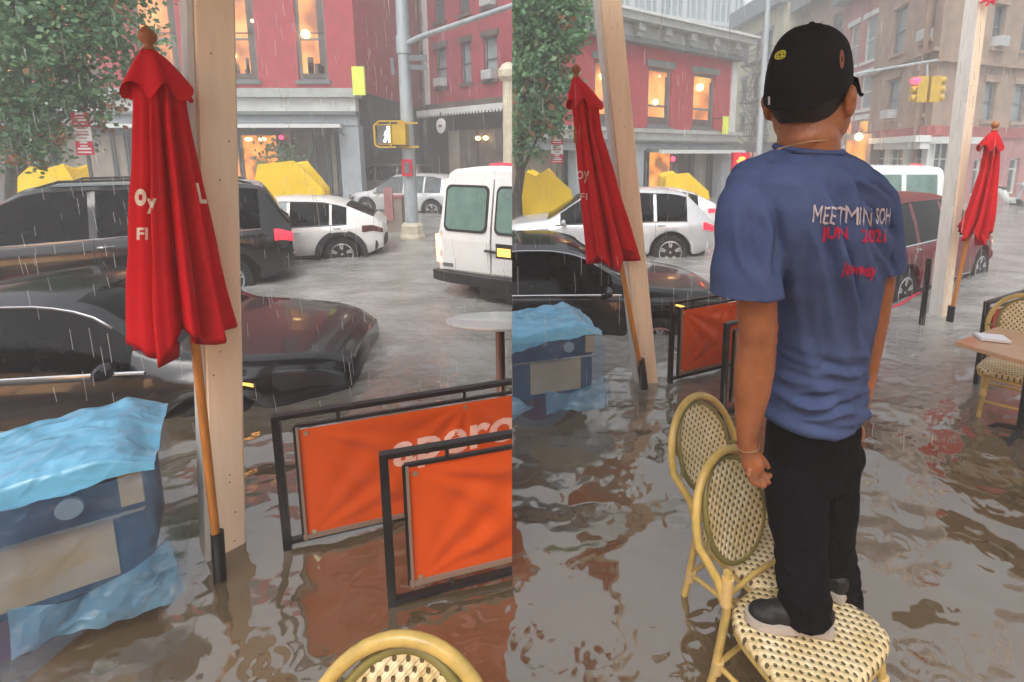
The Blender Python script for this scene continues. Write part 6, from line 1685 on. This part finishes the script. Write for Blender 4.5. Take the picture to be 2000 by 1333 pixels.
for v, n_ in zip(me.vertices, ns):
    p = v.co + man.location; rel = p - P(1600, 500, 1.5); u = rel.dot(rgt); z = rel.z; a = 0
    back = max(0, -n_.dot(fwd))
    q = u + .36 * z
    a += .010 * noise.noise(V((q * 26, z * 3, 8))) * back
    w_ = p - CAMP; dcam = w_.dot(FWD_C); ppx = CX + F * w_.dot(V((1, 0, 0))) / dcam; ppy = CY - F * w_.dot(UP_C) / dcam
    for (ax, ay, bx, by, fw_, am) in FOLDS:
        dx, dy = bx - ax, by - ay; LL_ = math.hypot(dx, dy); t = ((ppx - ax) * dx + (ppy - ay) * dy) / LL_ ** 2
        if -.05 < t < 1.05:
            d = ((ppx - ax) * dy - (ppy - ay) * dx) / LL_ + 9 * math.sin(t * 5 + ax); e = sm(-.05, .25, t) * (1 - sm(.6, 1.05, t))
            a += 1.45 * am * e * max(0, min(1, back * 1.6)) * (math.exp(-(d / fw_) ** 2) - .8 * math.exp(-((d - 1.9 * fw_) / fw_) ** 2))
    # slack folds above the hem
    hz_ = sm(-.18, -.34, z) if False else sm(.16, .36, -z)
    a += .013 * hz_ * noise.noise(V((u * 5 + z * 4, z * 34 + u * 7, 5)))
    # sleeve folds
    if u < -.17: a += .011 * noise.noise(V((u * 14 + z * 6, z * 9, 12)))
    a += .004 * noise.noise(p * 9)
    v.co += n_ * a
shirt.data.polygons.foreach_set('use_smooth', [True] * len(me.polygons))
mb = MB(); cpts = []
for k in range(30):
    t = 2 * math.pi * k / 30; cpts.append(P(1579, 292, 1.44) + rgt * .098 * math.cos(t) + fwd * .082 * math.sin(t) + V((0, 0, .012 * math.sin(t))))
mb.tube(cpts, .0085, 8, closed=True); mb.build('collar', 'shirt_blue', man)
# trousers
mb = MB()
ring_pts(mb, [(1589, 785, .140, .72, 0), (1588, 830, .156, .74, 0), (1585, 895, .158, .76, .01), (1583, 930, .15, .74, .01)], 30)
YF = G(1600, 1225, ZS).y; YF2 = G(1650, 1168, ZS).y
YL = lambda py, y1: lerp(1.53, y1, sm(880, 1180, py))
LL = [(1552, 900, .100), (1554, 960, .098), (1560, 1020, .092), (1564, 1070, .085), (1566, 1120, .082), (1570, 1165, .082), (1574, 1196, .083)]
mb.tube([P(x, y, YL(y, YF + .012)) for x, y, r_ in LL], [(r_, r_ * 1.0) for *_, r_ in LL], 22)
RL = [(1622, 895, .096), (1622, 960, .090), (1622, 1020, .084), (1622, 1070, .076), (1630, 1110, .076), (1645, 1180, .076)]
mb.tube([P(x, y, YL(y, YF2 + .012) + .05) for x, y, r_ in RL], [r_ for *_, r_ in RL], 20)
mb.ell(P(1668, 895, 1.60), (.028, .05, .06), 14, 10)
tr = mb.build('trousers', 'trousers_black', man); remesh(tr, .007, 4, .5)
me = tr.data; ns = [v.normal.copy() for v in me.vertices]
for v, n_ in zip(me.vertices, ns):
    p = v.co + man.location; k = sm(.62, .36, p.z) if False else sm(0, .35, .80 - p.z)
    v.co += n_ * (.006 * noise.noise(V((p.x * 12, p.y * 12, p.z * 9))) + .011 * k * noise.noise(V((p.x * 7, p.y * 7, p.z * 30))))
# shoes
def shoe(heel, toe, zt, s=1, tall=1):
    h, t = V(heel), V(toe); d = (t - h); L_ = d.length; d.normalize(); sd = V((d.y, -d.x, 0)); M = Matrix((d, sd, V((0, 0, 1)))).transposed()
    h.z = t.z = zt
    mb = MB()
    def pt(x, y, z): return h + d * x + sd * y + V((0, 0, z))
    prof_ = [(-.01, .028), (.02, .036), (.35, .037), (.65, .046), (.85, .042), (.97, .026), (1.02, .010)]
    ring = [(x * L_, w) for x, w in prof_] + [(x * L_, -w) for x, w in reversed(prof_)]
    mb.poly([pt(x, y, .0) for x, y in ring], (0, 0, .028)); sole = mb.build('sole', 'sole_grey', man, smooth=False)
    mb = MB(); mb.ell(pt(L_ * .18, 0, .055), (L_ * .22, .038, .05), 18, 12, M); mb.ell(pt(L_ * .52, 0, .045), (L_ * .36, .040, .038), 18, 12, M); mb.ell(pt(L_ * .76, 0, .036), (L_ * .23, .042, .030), 18, 12, M)
    mb.tube([pt(L_ * .22, 0, .05), pt(L_ * .22, 0, .085)], .040, 16)
    o = mb.build('shoe', 'shoe_black', man); remesh(o, .005, 4); sole.parent = o; 
    mb = MB()
    for k in range(5): x = L_ * (.42 + k * .075); mb.tube([pt(x, -.022, .086 - k * .006), pt(x, 0, .092 - k * .007), pt(x, .022, .086 - k * .006)], .0028, 6)
    mb.build('laces', 'galv_dark', o)
zt = ZS + .006
shoe(G(1622, 1232, zt), G(1458, 1208, zt), zt)
shoe(G(1652, 1172, zt), G(1560, 1120, zt), zt)
bpy.context.view_layer.update()
decal('shirt_lettering', 'MEET', 'shirt_print', shirt, shirt, 1586, 436, 62, 34, dx=4, dy=4, cuts=2, extr=.0, wob=.04)
decal('shirt_lettering', 'M', 'shirt_print', shirt, shirt, 1650, 436, 26, 34, dx=2, dy=4, cuts=2, extr=.0, wob=.04)
decal('shirt_lettering', 'IN', 'shirt_print', shirt, shirt, 1678, 440, 24, 34, dx=2, dy=2, cuts=2, extr=.0, wob=.04)
decal('shirt_lettering', 'SOH', 'shirt_print', shirt, shirt, 1710, 438, 28, 32, dx=2, cuts=2, extr=.012, wob=.04)
decal('shirt_lettering', 'JUN', 'shirt_red', shirt, shirt, 1604, 474, 52, 30, dx=0, cuts=2, extr=.03, wob=.04)
decal('shirt_lettering', '2021', 'shirt_red', shirt, shirt, 1684, 474, 46, 26, cuts=2, extr=.03, wob=.04)
decal('shirt_lettering', 'Jewway', 'shirt_red', shirt, shirt, 1642, 544, 72, 34, dy=6, cuts=2, extr=.03, shear=.3, wob=.04)

mb = MB(); mb.tube([P(1461, 872, 1.3655) + V((.031 * math.cos(t), .031 * math.sin(t), .006 * math.cos(t))) for t in [k * .393 for k in range(16)]], .0028, 6, closed=True); mb.build('bracelet', 'necklace', man)
print('YF', YF, YF2, ZS, b1.y)

# unseen roof added above the viewer for dark reflections on the near water
rf = empty('added_roof', (0, 1.5, 3.6), 0, 'dark boarded roof out of view, added for dark reflections on the water', 'roof')
mb = MB()
for k in range(12): mb.box(-3.4 + k * .62, -3.4 + k * .62 + .6, -1.3, 2.0, -.03, 0)
mb.build('boards', 'shop_brown', rf, smooth=False, world=False)
for y in (-1.2, .3, 1.9): mb = MB(); mb.box(-3.4, 4.0, y - .05, y + .05, -.18, -.033); mb.build('beam', 'shop_tan', rf, smooth=False, world=False)

bh = empty('unseen_restaurant_front', (0, -3.6, PAVE), 0, 'dark restaurant front out of view behind the viewer, added to darken reflections', 'building')  # unseen wall put in so car sides and glass reflect something dark
mb = MB(); wall_holes(mb, -14, 14, 0, 3.8, [(-9, -6.5, .9, 2.9), (-5.4, -2.4, .9, 2.9), (2.2, 5.2, .9, 2.9), (6.5, 9, .9, 2.9)], back=.5, solid=False); mb.build('wall', 'shop_dark', bh, smooth=False, world=False)
for a_, b_ in ((-9, -6.5), (-5.4, -2.4), (2.2, 5.2), (6.5, 9)): window(bh, a_, b_, .9, 2.9, 'room_fill', 'iron_dark', mull=2)  # lit panes added as warm light on the man and chairs
bh.rotation_euler = (0, 0, R(180))
